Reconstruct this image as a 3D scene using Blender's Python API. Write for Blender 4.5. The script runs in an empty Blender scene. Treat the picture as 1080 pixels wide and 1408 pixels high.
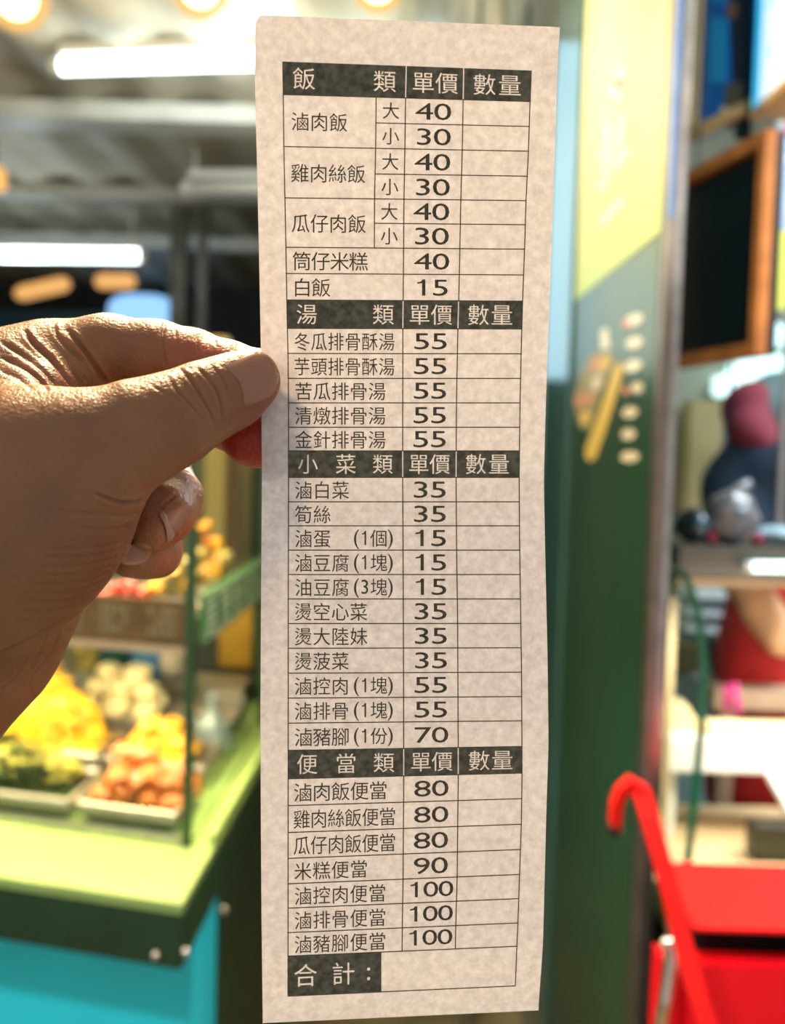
import bpy, bmesh, math, random
import numpy as np
from mathutils import Vector, Matrix, noise
from mathutils.bvhtree import BVHTree

random.seed(7)
PI = math.pi
S = bpy.context.scene
COL = S.collection

# ------------------------------------------------------------------ camera
F = 1352.0                      # focal length in pixels of the 1080 x 1408 frame
EYE = 1.45
cd = bpy.data.cameras.new('camera')
cam = bpy.data.objects.new('camera', cd)
COL.objects.link(cam)
cd.sensor_fit = 'VERTICAL'
cd.sensor_height = 24.0
cd.lens = 24.0 * F / 1408.0
cd.clip_start = 0.01
cd.clip_end = 60
R3 = (Matrix.Rotation(PI / 2 - math.radians(3.55), 3, 'X') @ Matrix.Rotation(math.radians(1.6), 3, 'Z'))
CAM = Matrix.Translation((0, 0, EYE)) @ R3.to_4x4()
cam.matrix_world = CAM
cd.dof.use_dof = True
cd.dof.focus_distance = 0.222
cd.dof.aperture_fstop = 7.4
S.camera = cam

# ------------------------------------------------------------------ world, exposure
S.view_settings.view_transform = 'Standard'
S.view_settings.look = 'None'
S.view_settings.exposure = 0.0
S.view_settings.gamma = 1.0
S.view_settings.use_curve_mapping = False
S.cycles.use_denoising = True
S.cycles.max_bounces = 8
S.cycles.transparent_max_bounces = 12
S.cycles.sample_clamp_indirect = 6.0
S.cycles.caustics_reflective = False
S.cycles.caustics_refractive = False
w = bpy.data.worlds.new('world')
S.world = w
w.use_nodes = True
w.node_tree.nodes['Background'].inputs[0].default_value = (1.0, 0.95, 0.90, 1)
w.node_tree.nodes['Background'].inputs[1].default_value = 0.50


def light(name, kind, loc, energy, color, size=0.2, target=None, size_y=None, spread=None):
    ld = bpy.data.lights.new(name, kind)
    ld.energy = energy
    ld.color = color
    if kind == 'AREA':
        ld.size = size
        if size_y:
            ld.shape = 'RECTANGLE'
            ld.size_y = size_y
        if spread:
            ld.spread = spread
    elif kind in ('POINT', 'SPOT'):
        ld.shadow_soft_size = size
    o = bpy.data.objects.new(name, ld)
    COL.objects.link(o)
    o.location = loc
    if target is not None:
        o.rotation_euler = (Vector(target) - Vector(loc)).to_track_quat('-Z', 'Y').to_euler()
    return o


WARM = (1.0, 0.70, 0.36)
# awning lamp above and just behind the hand, warm market light
light('awning_lamp', 'AREA', (-0.22, 0.95, 2.45), 50, (1.0, 0.70, 0.37), 0.20, (-0.05, 0.22, 1.45))
# added unseen spots that brighten the stall fronts and the hung boards
light('fill_spot', 'SPOT', (0.95, 0.30, 2.45), 95, (1.0, 0.93, 0.84), 0.06, (0.56, 1.06, 0.64)).data.spot_size = math.radians(36)
light('fill_spot', 'SPOT', (0.30, 0.45, 2.0), 26, (1.0, 0.95, 0.88), 0.05, (0.60, 1.68, 2.0)).data.spot_size = math.radians(44)
light('fill_spot', 'SPOT', (-0.75, 0.10, 2.45), 75, (0.92, 0.97, 1.0), 0.06, (-0.40, 1.05, 0.62)).data.spot_size = math.radians(54)
# added unseen light that brightens the wall and post behind the display case
light('vendor_fill', 'POINT', (-0.75, 2.25, 2.2), 16, (1.0, 0.82, 0.52), 0.06)
# lamp row further inside the market lane, behind the slip
light('lane_lamp', 'AREA', (-0.30, 2.7, 2.10), 1.1, (1.0, 0.84, 0.74), 0.4, (-0.04, 0.22, 1.43), None, math.radians(26))
light('panel_lamp', 'AREA', (-0.02, 1.75, 2.52), 4.2, (1.0, 0.92, 0.66), 0.12, (0.36, 1.6, 1.95))


# ------------------------------------------------------------------ pixel helpers
def ray(px, py):
    return R3 @ Vector(((px - 540) / F, -(py - 704) / F, -1.0))


def at(px, py, d):
    """point seen at a photo pixel, d metres in front of the camera"""
    return Vector((0, 0, EYE)) + ray(px, py) * d


def on_z(px, py, z):
    r = ray(px, py)
    return Vector((0, 0, EYE)) + r * ((z - EYE) / r.z)


def on_x(px, py, x):
    r = ray(px, py)
    return Vector((0, 0, EYE)) + r * (x / r.x)


def on_y(px, py, y):
    r = ray(px, py)
    return Vector((0, 0, EYE)) + r * (y / r.y)


# ------------------------------------------------------------------ materials
def mat(name, color, rough=0.5, metal=0.0, emit=None, estr=1.0, var=0.0, vscale=20.0, bump=0.0, bscale=60.0,
        trans=0.0, sss=0.0, coat=0.0, alpha=1.0, spec=0.5, color2=None, detail=3.0):
    m = bpy.data.materials.new(name)
    m.use_nodes = True
    nt = m.node_tree
    b = nt.nodes['Principled BSDF']
    b.inputs['Base Color'].default_value = (*color, 1)
    b.inputs['Roughness'].default_value = rough
    b.inputs['Metallic'].default_value = metal
    b.inputs['Transmission Weight'].default_value = trans
    b.inputs['Coat Weight'].default_value = coat
    b.inputs['Coat Roughness'].default_value = 0.15
    b.inputs['Alpha'].default_value = alpha
    b.inputs['Specular IOR Level'].default_value = spec
    if sss:
        b.inputs['Subsurface Weight'].default_value = sss
        b.inputs['Subsurface Radius'].default_value = (1.0, 0.35, 0.15)
        b.inputs['Subsurface Scale'].default_value = 0.004
    if emit:
        b.inputs['Emission Color'].default_value = (*emit, 1)
        b.inputs['Emission Strength'].default_value = estr
    if var > 0 or color2:
        tc = nt.nodes.new('ShaderNodeTexCoord')
        n = nt.nodes.new('ShaderNodeTexNoise')
        n.inputs['Scale'].default_value = vscale
        n.inputs['Detail'].default_value = detail
        nt.links.new(tc.outputs['Object'], n.inputs['Vector'])
        r = nt.nodes.new('ShaderNodeValToRGB')
        c2 = color2 or tuple(min(1, c * (1 + var)) for c in color)
        c1 = color if color2 else tuple(c * (1 - var) for c in color)
        r.color_ramp.elements[0].position = 0.35
        r.color_ramp.elements[1].position = 0.65
        r.color_ramp.elements[0].color = (*c1, 1)
        r.color_ramp.elements[1].color = (*c2, 1)
        nt.links.new(n.outputs['Fac'], r.inputs['Fac'])
        nt.links.new(r.outputs['Color'], b.inputs['Base Color'])
    if bump > 0:
        tc = nt.nodes.new('ShaderNodeTexCoord')
        n = nt.nodes.new('ShaderNodeTexNoise')
        n.inputs['Scale'].default_value = bscale
        n.inputs['Detail'].default_value = 4
        nt.links.new(tc.outputs['Object'], n.inputs['Vector'])
        bp = nt.nodes.new('ShaderNodeBump')
        bp.inputs['Strength'].default_value = bump
        bp.inputs['Distance'].default_value = 0.01
        nt.links.new(n.outputs['Fac'], bp.inputs['Height'])
        nt.links.new(bp.outputs['Normal'], b.inputs['Normal'])
    return m


def glass_mat(name, tint=(0.93, 0.98, 0.95), refl=0.12):
    m = bpy.data.materials.new(name)
    m.use_nodes = True
    nt = m.node_tree
    nt.nodes.clear()
    out = nt.nodes.new('ShaderNodeOutputMaterial')
    t = nt.nodes.new('ShaderNodeBsdfTransparent')
    t.inputs[0].default_value = (*tint, 1)
    g = nt.nodes.new('ShaderNodeBsdfGlossy')
    g.inputs['Roughness'].default_value = 0.03
    fr = nt.nodes.new('ShaderNodeFresnel')
    fr.inputs[0].default_value = 1.3
    mx = nt.nodes.new('ShaderNodeMixShader')
    geo = nt.nodes.new('ShaderNodeNewGeometry')
    sub_ = nt.nodes.new('ShaderNodeMath')
    sub_.operation = 'MULTIPLY_ADD'
    sub_.inputs[1].default_value = -1.0
    sub_.inputs[2].default_value = 1.0
    mul = nt.nodes.new('ShaderNodeMath')
    mul.operation = 'MULTIPLY'
    nt.links.new(geo.outputs['Backfacing'], sub_.inputs[0])
    nt.links.new(sub_.outputs[0], mul.inputs[0])
    nt.links.new(fr.outputs[0], mul.inputs[1])
    nt.links.new(mul.outputs[0], mx.inputs[0])
    nt.links.new(t.outputs[0], mx.inputs[1])
    nt.links.new(g.outputs[0], mx.inputs[2])
    nt.links.new(mx.outputs[0], out.inputs[0])
    return m


M = {}
M['steel'] = mat('stainless_steel', (0.55, 0.54, 0.52), 0.28, 1.0, var=0.15, vscale=40)
M['steel_warm'] = mat('brushed_post_steel', (0.27, 0.235, 0.205), 0.38, 0.9, var=0.15, vscale=30)
M['white_metal'] = mat('white_lamp_metal', (0.75, 0.76, 0.74), 0.4)
M['glass'] = glass_mat('clear_glass')
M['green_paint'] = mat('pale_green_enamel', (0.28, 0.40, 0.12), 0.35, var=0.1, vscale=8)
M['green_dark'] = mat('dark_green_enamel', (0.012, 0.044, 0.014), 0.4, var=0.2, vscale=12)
M['cyan'] = mat('cyan_laminate', (0.02, 0.74, 0.86), 0.45, var=0.05, vscale=6)
M['brown_board'] = mat('brown_label_board', (0.16, 0.070, 0.016), 0.5, var=0.2, vscale=30)
M['brown_text'] = mat('tan_print', (0.28, 0.18, 0.10), 0.6)
M['pink_rail'] = mat('pinkish_rail', (0.62, 0.36, 0.24), 0.4)
M['sign_green'] = mat('green_label_board', (0.05, 0.17, 0.05), 0.4, var=0.15, vscale=30)
M['sign_white'] = mat('pale_print', (0.55, 0.68, 0.52), 0.5)
M['black'] = mat('black_plastic', (0.012, 0.014, 0.014), 0.35)
M['black_gloss'] = mat('black_gloss', (0.01, 0.012, 0.015), 0.12, coat=0.5)
M['ceiling'] = mat('corrugated_roof_sheet', (0.50, 0.46, 0.36), 0.55, var=0.2, vscale=2.5, bump=0.1, bscale=8)
M['beam'] = mat('painted_beam', (0.62, 0.65, 0.64), 0.5, var=0.15, vscale=6)
M['floor'] = mat('market_floor', (0.20, 0.17, 0.09), 0.6, var=0.3, vscale=5, bump=0.2)
M['wall_dark'] = mat('dim_wall', (0.035, 0.042, 0.036), 0.7, var=0.3, vscale=2)
M['wall_warm'] = mat('warm_wall', (0.30, 0.25, 0.12), 0.7, var=0.2, vscale=3)
M['wall_grey'] = mat('grey_stall_wall', (0.27, 0.29, 0.22), 0.55, var=0.12, vscale=4)
M['tube'] = mat('lit_tube', (0.9, 1, 1), 0.4, emit=(0.80, 1.0, 1.0), estr=7.0)
M['led'] = mat('led_lamp', (0.9, 1, 1), 0.4, emit=(0.75, 1.0, 1.0), estr=3.0)
M['warm_led'] = mat('warm_led_lamp', (1, 0.9, 0.7), 0.4, emit=(1.0, 0.78, 0.42), estr=4.0)


# ------------------------------------------------------------------ object helpers
def link(name, me, m=None, parent=None, smooth=False):
    o = bpy.data.objects.new(name, me)
    COL.objects.link(o)
    if m is not None:
        for mm in (m if isinstance(m, (list, tuple)) else [m]):
            me.materials.append(mm)
    par(o, parent)
    if smooth and len(me.polygons):
        me.polygons.foreach_set('use_smooth', [True] * len(me.polygons))
    return o


def mesh(name, verts, faces, m=None, parent=None, smooth=False):
    me = bpy.data.meshes.new(name)
    me.from_pydata([tuple(v) for v in verts], [], [tuple(f) for f in faces])
    me.update()
    return link(name, me, m, parent, smooth)


def tag(o, label=None, cat=None, group=None, kind=None):
    if label:
        o['label'] = label
    if cat:
        o['category'] = cat
    if group:
        o['group'] = group
    if kind:
        o['kind'] = kind
    return o


def empty(name, loc, label, cat, group=None):
    o = bpy.data.objects.new(name, None)
    COL.objects.link(o)
    o.empty_display_size = 0.02
    o.location = loc
    tag(o, label, cat, group)
    return o


def par(o, parent):
    """make o a part of parent without moving it"""
    if parent is not None:
        o.parent = parent
        if parent.type == 'EMPTY':
            o.matrix_parent_inverse = Matrix.Translation(-parent.location)
    return o


class B:
    """collects shapes in world space, builds one mesh"""

    def __init__(self):
        self.v = []
        self.f = []
        self.mi = []

    def add(self, verts, faces, mi=0):
        n = len(self.v)
        self.v += [Vector(v) for v in verts]
        self.f += [[i + n for i in f] for f in faces]
        self.mi += [mi] * len(faces)
        return self

    def hexa(self, p, mi=0):
        """p: 8 corners, bottom ring then top ring, counter-clockwise from above"""
        return self.add(p, [(3, 2, 1, 0), (4, 5, 6, 7), (0, 1, 5, 4), (1, 2, 6, 5), (2, 3, 7, 6), (3, 0, 4, 7)], mi)

    def box(self, o, ux, uy, uz, mi=0, bev=0.0):
        """corner o and three edge vectors"""
        o, ux, uy, uz = Vector(o), Vector(ux), Vector(uy), Vector(uz)
        if bev <= 0:
            if ux.cross(uy).dot(uz) < 0:
                ux, uy = uy, ux
            return self.hexa([o, o + ux, o + ux + uy, o + uy, o + uz, o + ux + uz, o + ux + uy + uz, o + uy + uz], mi)
        bm = bmesh.new()
        bmesh.ops.create_cube(bm, size=1)
        lx, ly, lz = ux.length, uy.length, uz.length
        for v in bm.verts:
            v.co = Vector((v.co.x * lx, v.co.y * ly, v.co.z * lz))
        bmesh.ops.bevel(bm, geom=list(bm.edges), offset=bev, segments=2, affect='EDGES', profile=0.5)
        ax, ay, az = ux / lx, uy / ly, uz / lz
        c = o + (ux + uy + uz) / 2
        vs = [c + ax * v.co.x + ay * v.co.y + az * v.co.z for v in bm.verts]
        bm.verts.index_update()
        flip = ax.cross(ay).dot(az) < 0
        fs = [[v.index for v in (reversed(f.verts) if flip else f.verts)] for f in bm.faces]
        bm.free()
        return self.add(vs, fs, mi)

    def tube(self, pts, r, n=10, mi=0, cap=True):
        pts = [Vector(p) for p in pts]
        rs = r if isinstance(r, (list, tuple)) else [r] * len(pts)
        base = len(self.v)
        prev = None
        for i, p in enumerate(pts):
            t = (pts[min(i + 1, len(pts) - 1)] - pts[max(i - 1, 0)]).normalized()
            if prev is None:
                a = t.orthogonal().normalized()
            else:
                a = (prev - t * prev.dot(t)).normalized()
            prev = a
            b = t.cross(a)
            for k in range(n):
                an = 2 * PI * k / n
                self.v.append(p + (a * math.cos(an) + b * math.sin(an)) * rs[i])
        for i in range(len(pts) - 1):
            for k in range(n):
                k2 = (k + 1) % n
                self.f.append([base + i * n + k, base + i * n + k2, base + (i + 1) * n + k2, base + (i + 1) * n + k])
                self.mi.append(mi)
        if cap:
            self.f.append([base + k for k in reversed(range(n))])
            self.f.append([base + (len(pts) - 1) * n + k for k in range(n)])
            self.mi += [mi, mi]
        return self

    def ball(self, c, rx, ry=None, rz=None, seg=16, rings=10, mi=0, jit=0.0, seed=0, sq=1.0):
        ry = ry or rx
        rz = rz or rx
        c = Vector(c)
        vs, fs = [], []
        for i in range(rings + 1):
            th = PI * i / rings
            for k in range(seg):
                ph = 2 * PI * k / seg
                d = Vector((math.sin(th) * math.cos(ph), math.sin(th) * math.sin(ph), math.cos(th)))
                if sq != 1.0:
                    d = Vector([math.copysign(abs(x) ** sq, x) for x in d])
                s = 1 + jit * noise.noise(d * 1.7 + Vector((seed * 3.1, seed, 0)))
                vs.append(c + Vector((d.x * rx, d.y * ry, d.z * rz)) * s)
        for i in range(rings):
            for k in range(seg):
                k2 = (k + 1) % seg
                fs.append([i * seg + k, (i + 1) * seg + k, (i + 1) * seg + k2, i * seg + k2])
        return self.add(vs, fs, mi)

    def prism(self, poly, d, mi=0):
        """planar polygon extruded by vector d"""
        n = len(poly)
        poly = [Vector(p) for p in poly]
        d = Vector(d)
        return self.add(poly + [p + d for p in poly],
                        [list(range(n))[::-1], [n + i for i in range(n)]] + [[i, (i + 1) % n, n + (i + 1) % n, n + i] for i in range(n)], mi)

    def build(self, name, m, parent=None, smooth=False):
        me = bpy.data.meshes.new(name)
        me.from_pydata([tuple(v) for v in self.v], [], self.f)
        ms = m if isinstance(m, (list, tuple)) else [m]
        for mm in ms:
            me.materials.append(mm)
        me.polygons.foreach_set('material_index', self.mi)
        if smooth:
            me.polygons.foreach_set('use_smooth', [True] * len(me.polygons))
        bm = bmesh.new()
        bm.from_mesh(me)
        bmesh.ops.remove_doubles(bm, verts=bm.verts, dist=1e-6)
        bmesh.ops.recalc_face_normals(bm, faces=bm.faces)
        bm.to_mesh(me)
        bm.free()
        o = bpy.data.objects.new(name, me)
        COL.objects.link(o)
        par(o, parent)
        return o


Z = Vector((0, 0, 1))
# ------------------------------------------------------------------ the setting
def struct(o):
    o['kind'] = 'structure'
    return o


struct(B().box((-4.5, -0.6, -0.05), (7.0, 0, 0), (0, 8.2, 0), (0, 0, 0.05)).build('floor', M['floor']))
# corrugated roof, ribs running away from the camera
CZ = 2.62
vs, fs = [], []
n = 150
for i in range(n + 1):
    x = -4.5 + 7.0 * i / n
    ph = (i % 6)
    z = CZ + (0.0 if ph in (0, 1) else 0.03 if ph in (3, 4) else 0.015)
    vs += [(x, 1.5, z), (x, 7.6, z)]
for i in range(n):
    fs.append((2 * i, 2 * i + 1, 2 * i + 3, 2 * i + 2))
struct(mesh('ceiling', vs, fs, M['ceiling']))
struct(B().box((-4.5, 7.55, 0), (7.0, 0, 0), (0, 0.05, 0), (0, 0, CZ + 0.03)).build('wall_back', M['wall_dark']))
struct(B().box((-4.5, 1.5, 0), (0.05, 0, 0), (0, 6.1, 0), (0, 0, CZ + 0.03)).build('wall_left', M['wall_dark']))
struct(B().box((2.45, 1.5, 0), (0.05, 0, 0), (0, 6.1, 0), (0, 0, CZ + 0.03)).build('wall_right', M['wall_grey']))
# cross beams under the roof
k = 0
for y, h, wd in ((2.25, 0.05, 0.14), (3.45, 0.06, 0.16), (4.55, 0.06, 0.14), (5.6, 0.07, 0.14)):
    k += 1
    struct(B().box((-4.45, y, CZ - h), (4.8, 0, 0), (0, wd, 0), (0, 0, h)).build('trim_%d' % k, M['beam']))
# a slim vertical pipe seen over the top edge of the slip
p0 = at(688, 0, 2.3)
struct(B().tube([(p0.x, p0.y, 0.0), (p0.x, p0.y, CZ)], 0.016, 12).build('trim_6', M['beam'], None, True))
# stalls behind the display case: warm partition and a cream post
q = at(300, 640, 2.5)
struct(B().box((q.x - 0.75, 2.75, 0), (0.80, 0, 0), (0, 0.04, 0), (0, 0, 1.62)).build('wall_stall', M['wall_warm']))
M['cream'] = mat('cream_paint', (0.80, 0.62, 0.25), 0.5)
M['mauve'] = mat('mauve_board', (0.36, 0.24, 0.20), 0.6)
a = at(283, 640, 2.45)
struct(B().box((a.x, 2.45, 0), (0.048, 0, 0), (0, 0.05, 0), (0, 0, 1.72)).build('trim_7', M['cream']))
a = at(313, 640, 2.5)
struct(B().box((a.x, 2.5, 0), (0.03, 0, 0), (0, 0.03, 0), (0, 0, 1.60)).build('trim_8', M['mauve']))
# grey steel upright further back
M['dark_post'] = mat('dull_grey_post', (0.13, 0.14, 0.14), 0.5, var=0.4, vscale=9)
a = at(262, 420, 4.6)
struct(B().box((a.x - 0.10, a.y, 0), (0.07, 0, 0), (0, 0.09, 0), (0, 0, CZ)).box((a.x + 0.02, a.y + 0.05, 0), (0.04, 0, 0), (0, 0.05, 0), (0, 0, CZ)).build('trim_9', M['dark_post']))

# ---- lamps under the roof
def tube_lamp(p0, p1, r, label, lit=True, group='tube lamps under the roof'):
    p0, p1 = Vector(p0), Vector(p1)
    d = (p1 - p0).normalized()
    t = empty('tube_lamp', (p0 + p1) / 2, label, 'lamp', group)
    B().tube([p0, p1], r, 16).build('tube', M['tube'] if lit else M['white_metal'], t, True)
    for e, s in ((p0, -1), (p1, 1)):
        B().tube([e, e + d * 0.035 * s], r * 1.05, 16).build('end_cap', M['white_metal'], t, True)
    side = d.cross(Z).normalized()
    up = side.cross(d)
    B().box(p0 + up * (r + 0.004) - side * r, d * (p1 - p0).length, side * 2 * r, up * 0.03).build('batten', M['white_metal'], t)
    for f in (0.03, 0.97):
        c = p0 + (p1 - p0) * f
        if lit and f > .5:
            light('tube_light', 'POINT', (p0 + p1) / 2 - up * 0.14, 6.5, (0.86, 0.97, 1.0), 0.06)
        B().tube([c + up * (r + 0.02), Vector((c.x, c.y, CZ + 0.02))], 0.006, 8).build('bracket', M['white_metal'], t)
    return t


tube_lamp(at(85, 91, 2.95), at(620, 74, 2.83), 0.023, 'lit cold white tube lamp, the upper and nearer one, running behind the slip')
tube_lamp(at(-140, 349, 4.6), at(192, 353, 4.6), 0.026, 'lit cold white tube lamp low over the hand, the farther one')
tube_lamp(at(262, 258, 3.9), at(470, 258, 3.85), 0.028, 'unlit pale tube lamp half hidden by the left edge of the slip', False)

M['bulb'] = mat('glowing_filament_core', (1, 0.9, 0.7), 0.4, emit=(1.0, 0.80, 0.42), estr=14.0)
M['bulb_glass'] = bpy.data.materials.new('amber_bulb_glass')
M['bulb_glass'].use_nodes = True
nt = M['bulb_glass'].node_tree
nt.nodes.clear()
out = nt.nodes.new('ShaderNodeOutputMaterial')
mx = nt.nodes.new('ShaderNodeMixShader')
mx.inputs[0].default_value = 0.5
t_ = nt.nodes.new('ShaderNodeBsdfTransparent')
t_.inputs[0].default_value = (1, 0.93, 0.8, 1)
e_ = nt.nodes.new('ShaderNodeEmission')
e_.inputs[0].default_value = (1.0, 0.60, 0.20, 1)
e_.inputs[1].default_value = 1.15
nt.links.new(t_.outputs[0], mx.inputs[1])
nt.links.new(e_.outputs[0], mx.inputs[2])
nt.links.new(mx.outputs[0], out.inputs[0])
for px, py, d, lab in ((22, -4, 1.75, 'round glowing warm bulb at the top corner of the picture, first of the string'),
                       (275, -18, 1.8, 'round glowing warm bulb over the upper tube lamp, just beside the slip'),
                       (520, -22, 1.85, 'round glowing warm bulb peeping out above the top edge of the slip')):
    c = at(px, py, d)
    t = empty('string_bulb', c, lab, 'light bulb', 'warm bulbs on a cable')
    R = 0.058 if px < 100 else 0.055 if px < 400 else 0.050
    B().ball(c, R, seg=28, rings=18).build('globe', M['bulb_glass'], t, True)
    B().ball(c, R * 0.62, seg=20, rings=12).build('filament', M['bulb'], t, True)
    B().tube([c + Z * R * 0.93, c + Z * (R + 0.05)], [0.02, 0.018], 14).build('socket', M['black'], t, True)
    B().tube([c + Z * (R + 0.05), (c.x, c.y, CZ + 0.02)], 0.003, 8).build('cord', M['black'], t)
    light('bulb_light', 'POINT', c, 12, (1.0, 0.72, 0.38), R)

# far shop lamps and a bluish screen under the second tube
M['orange_glow'] = mat('orange_shop_lamp', (1, 0.6, 0.2), 0.5, emit=(1.0, 0.50, 0.16), estr=0.8)
for (x0, y0), (x1, y1), lab in (((22, 405), (95, 389), 'long orange shop lamp glowing low under the tube lamp, nearer the frame edge'),
                                ((132, 387), (186, 387), 'short orange shop lamp glowing above the index knuckle'),
                                ((-20, 246), (6, 246), 'small orange shop lamp cut by the frame edge')):
    dd = 3.9 if x0 < 0 else 6.4
    a, b_ = at(x0, y0, dd), at(x1, y1, dd)
    t = empty('shop_lamp', (a + b_) / 2, lab, 'lamp', 'orange shop lamps')
    B().tube([a, a * 0.9 + b_ * 0.1, a * 0.1 + b_ * 0.9, b_], [0.03, 0.05, 0.05, 0.03], 12).build('shade', M['orange_glow'], t, True)
    m_ = (a + b_) / 2
    B().tube([m_ + Z * 0.04, (m_.x, m_.y, CZ + 0.02)], 0.006, 8).build('cord', M['black'], t)
M['screen'] = mat('blue_lit_sign', (0.3, 0.6, 1.0), 0.4, emit=(0.30, 0.60, 1.0), estr=1.1)
c = at(195, 432, 6.9)
t = empty('shop_sign', (c.x, c.y, 0), 'blue lit shop sign far back, glowing just above the bent index finger', 'sign')
B().ball(c, 0.24, 0.05, 0.14, 24, 14, sq=0.7).build('sign_face', M['screen'], t, True)
B().tube([(c.x, c.y + 0.04, 0), (c.x, c.y + 0.04, c.z)], 0.025, 10).build('pole', M['black'], t)
M['blue_dim'] = mat('dim_blue_sheet', (0.03, 0.09, 0.13), 0.5)
a = at(20, 480, 7.0)
o = B().box((a.x - 0.3, a.y, 0), (1.3, 0, 0), (0, 0.06, 0), (0, 0, a.z + 0.28)).build('shop_shutter', M['blue_dim'])
tag(o, 'dim blue-grey shutter far back in the lane, above the knuckles', 'shutter')
# lit menu board hanging in the lane behind the slip; the glossy green panel mirrors it
c0, c1 = on_y(372, 40, 3.1), on_y(560, 330, 3.1)
t = empty('light_box', ((c0.x + c1.x) / 2, 3.12, c1.z), 'yellow lit menu board hanging behind the slip', 'sign')
M['lb'] = mat('yellow_light_box', (1, 0.9, 0.5), 0.4, emit=(1.0, 0.86, 0.36), estr=1.3)
B().box((c0.x, 3.10, c1.z), (c1.x - c0.x, 0, 0), (0, 0.09, 0), (0, 0, 2.5 - c1.z), bev=0.006).build('casing', M['lb'], t)
M['lw'] = mat('white_light_box', (.9, .95, .9), 0.4, emit=(0.80, 0.95, 0.80), estr=1.5)
d1 = on_y(560, 500, 3.1)
B().box((c0.x + .05, 3.11, d1.z), (c1.x - c0.x - .05, 0, 0), (0, 0.05, 0), (0, 0, c1.z - d1.z - .002), bev=0.006).build('lower_panel', M['lw'], t)
for xx in (c0.x + 0.05, c1.x - 0.05):
    B().tube([(xx, 3.145, 2.49), (xx, 3.145, CZ + 0.02)], 0.006, 8).build('hanger', M['black'], t)

# pale blue lit board beside it
c0, c1 = on_y(650, 52, 2.62), on_y(722, 520, 2.62)
t = empty('light_box', ((c0.x + c1.x) / 2, 2.64, c1.z), 'narrow pale blue lit board hanging behind the slip, next to the yellow one', 'sign')
M['lbb'] = mat('pale_blue_light_box', (.5, .8, 1), 0.4, emit=(0.36, 0.66, 0.92), estr=0.85)
B().box((c0.x, 2.62, c1.z), (c1.x - c0.x, 0, 0), (0, 0.06, 0), (0, 0, c0.z - c1.z), bev=0.006).build('casing', M['lbb'], t)
for xx in (c0.x + 0.02, c1.x - 0.02):
    B().tube([(xx, 2.65, c0.z - .01), (xx, 2.65, CZ + 0.02)], 0.005, 8).build('hanger', M['black'], t)
# ------------------------------------------------------------------ the paper menu slip
def interp(tab):
    xs = np.array([t[0] for t in tab], float)
    ys = np.array([t[1] for t in tab], float)
    # gentle smoothing of the measured table
    g = np.arange(0, 1420, 4.0)
    v = np.interp(g, xs, ys)
    k = np.ones(9) / 9
    v2 = np.convolve(np.pad(v, 4, mode='reflect', reflect_type='odd'), k, 'valid')
    return lambda y: float(np.interp(y, g, v2))


SLOPE = interp([(0, .041), (22, .040), (85, .037), (130, .028), (202, .019), (272, .0115), (340, .0078), (412, .005), (451, .003),
                (520, .0), (690, 0), (857, 0), (925, -.004), (994, -.0095), (1033, -.0175), (1071, -.0245), (1108, -.030),
                (1145, -.036), (1216, -.0405), (1283, -.042), (1370, -.045), (1405, -.0465)])
LEFT_EDGE = interp([(0, 352), (22, 352), (50, 351.2), (100, 350.3), (205, 353), (332, 356), (434, 358), (521, 359.5), (664, 360.3),
                    (800, 359.3), (982, 358.2), (1121, 358.8), (1261, 359.8), (1405, 361.5)])
RIGHT_EDGE = interp([(0, 771), (24, 770.5), (60, 768), (255, 761.7), (430, 755.6), (562, 750.7), (660, 748.2), (772, 750.3), (900, 753.3),
                     (1030, 754.7), (1136, 751.5), (1315, 747.0), (1405, 740.5)])
BORDER_L = interp([(0, 388.5), (85, 389), (130, 389.7), (202, 390.5), (272, 392), (340, 393.4), (412, 394.6), (486, 396.2), (554, 397),
                   (656, 397), (824, 396.6), (1370, 396.2), (1405, 396.2)])
BORDER_R = interp([(0, 733), (85, 731), (130, 729.3), (202, 727), (272, 723.7), (340, 721.7), (412, 719), (486, 717), (554, 715.5),
                   (656, 714.2), (757, 715), (857, 716.5), (925, 717.6), (1071, 718.3), (1145, 717.3), (1216, 714.8), (1283, 712.6),
                   (1302, 711.7), (1370, 709), (1405, 708)])
PRICE_X = interp([(0, 560), (85, 559), (130, 558), (202, 557), (272, 555.8), (376, 555), (451, 554.2), (656, 554), (757, 554.5),
                  (857, 555), (1071, 555.5), (1216, 554.5), (1283, 553.5), (1405, 552)])
QTY_X = interp([(0, 639), (85, 638), (202, 636), (272, 634), (376, 632), (451, 630), (554, 628), (656, 627.5), (757, 628.2),
                (857, 629.7), (1071, 630.5), (1216, 629), (1283, 627), (1405, 625)])
SIZE_X = interp([(0, 518), (130, 517.5), (202, 516.8), (272, 515.3), (340, 515), (1405, 515)])


def slip_depth(px, yl):
    l, r = LEFT_EDGE(yl), RIGHT_EDGE(yl)
    zc = 0.225 * 393.0 / (r - l)
    c = (px - l) / (r - l)
    return zc * (1 + 0.024 * (c - 0.5))


def slip(px, yl, lift=0.0):
    """a point of the slip: px across, yl along (measured at its left ruled border); the slip is a bent sheet about 0.22 m away"""
    py = yl + SLOPE(yl) * (px - 390)
    d = slip_depth(px, yl)
    return at(px, py, d - lift)


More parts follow.
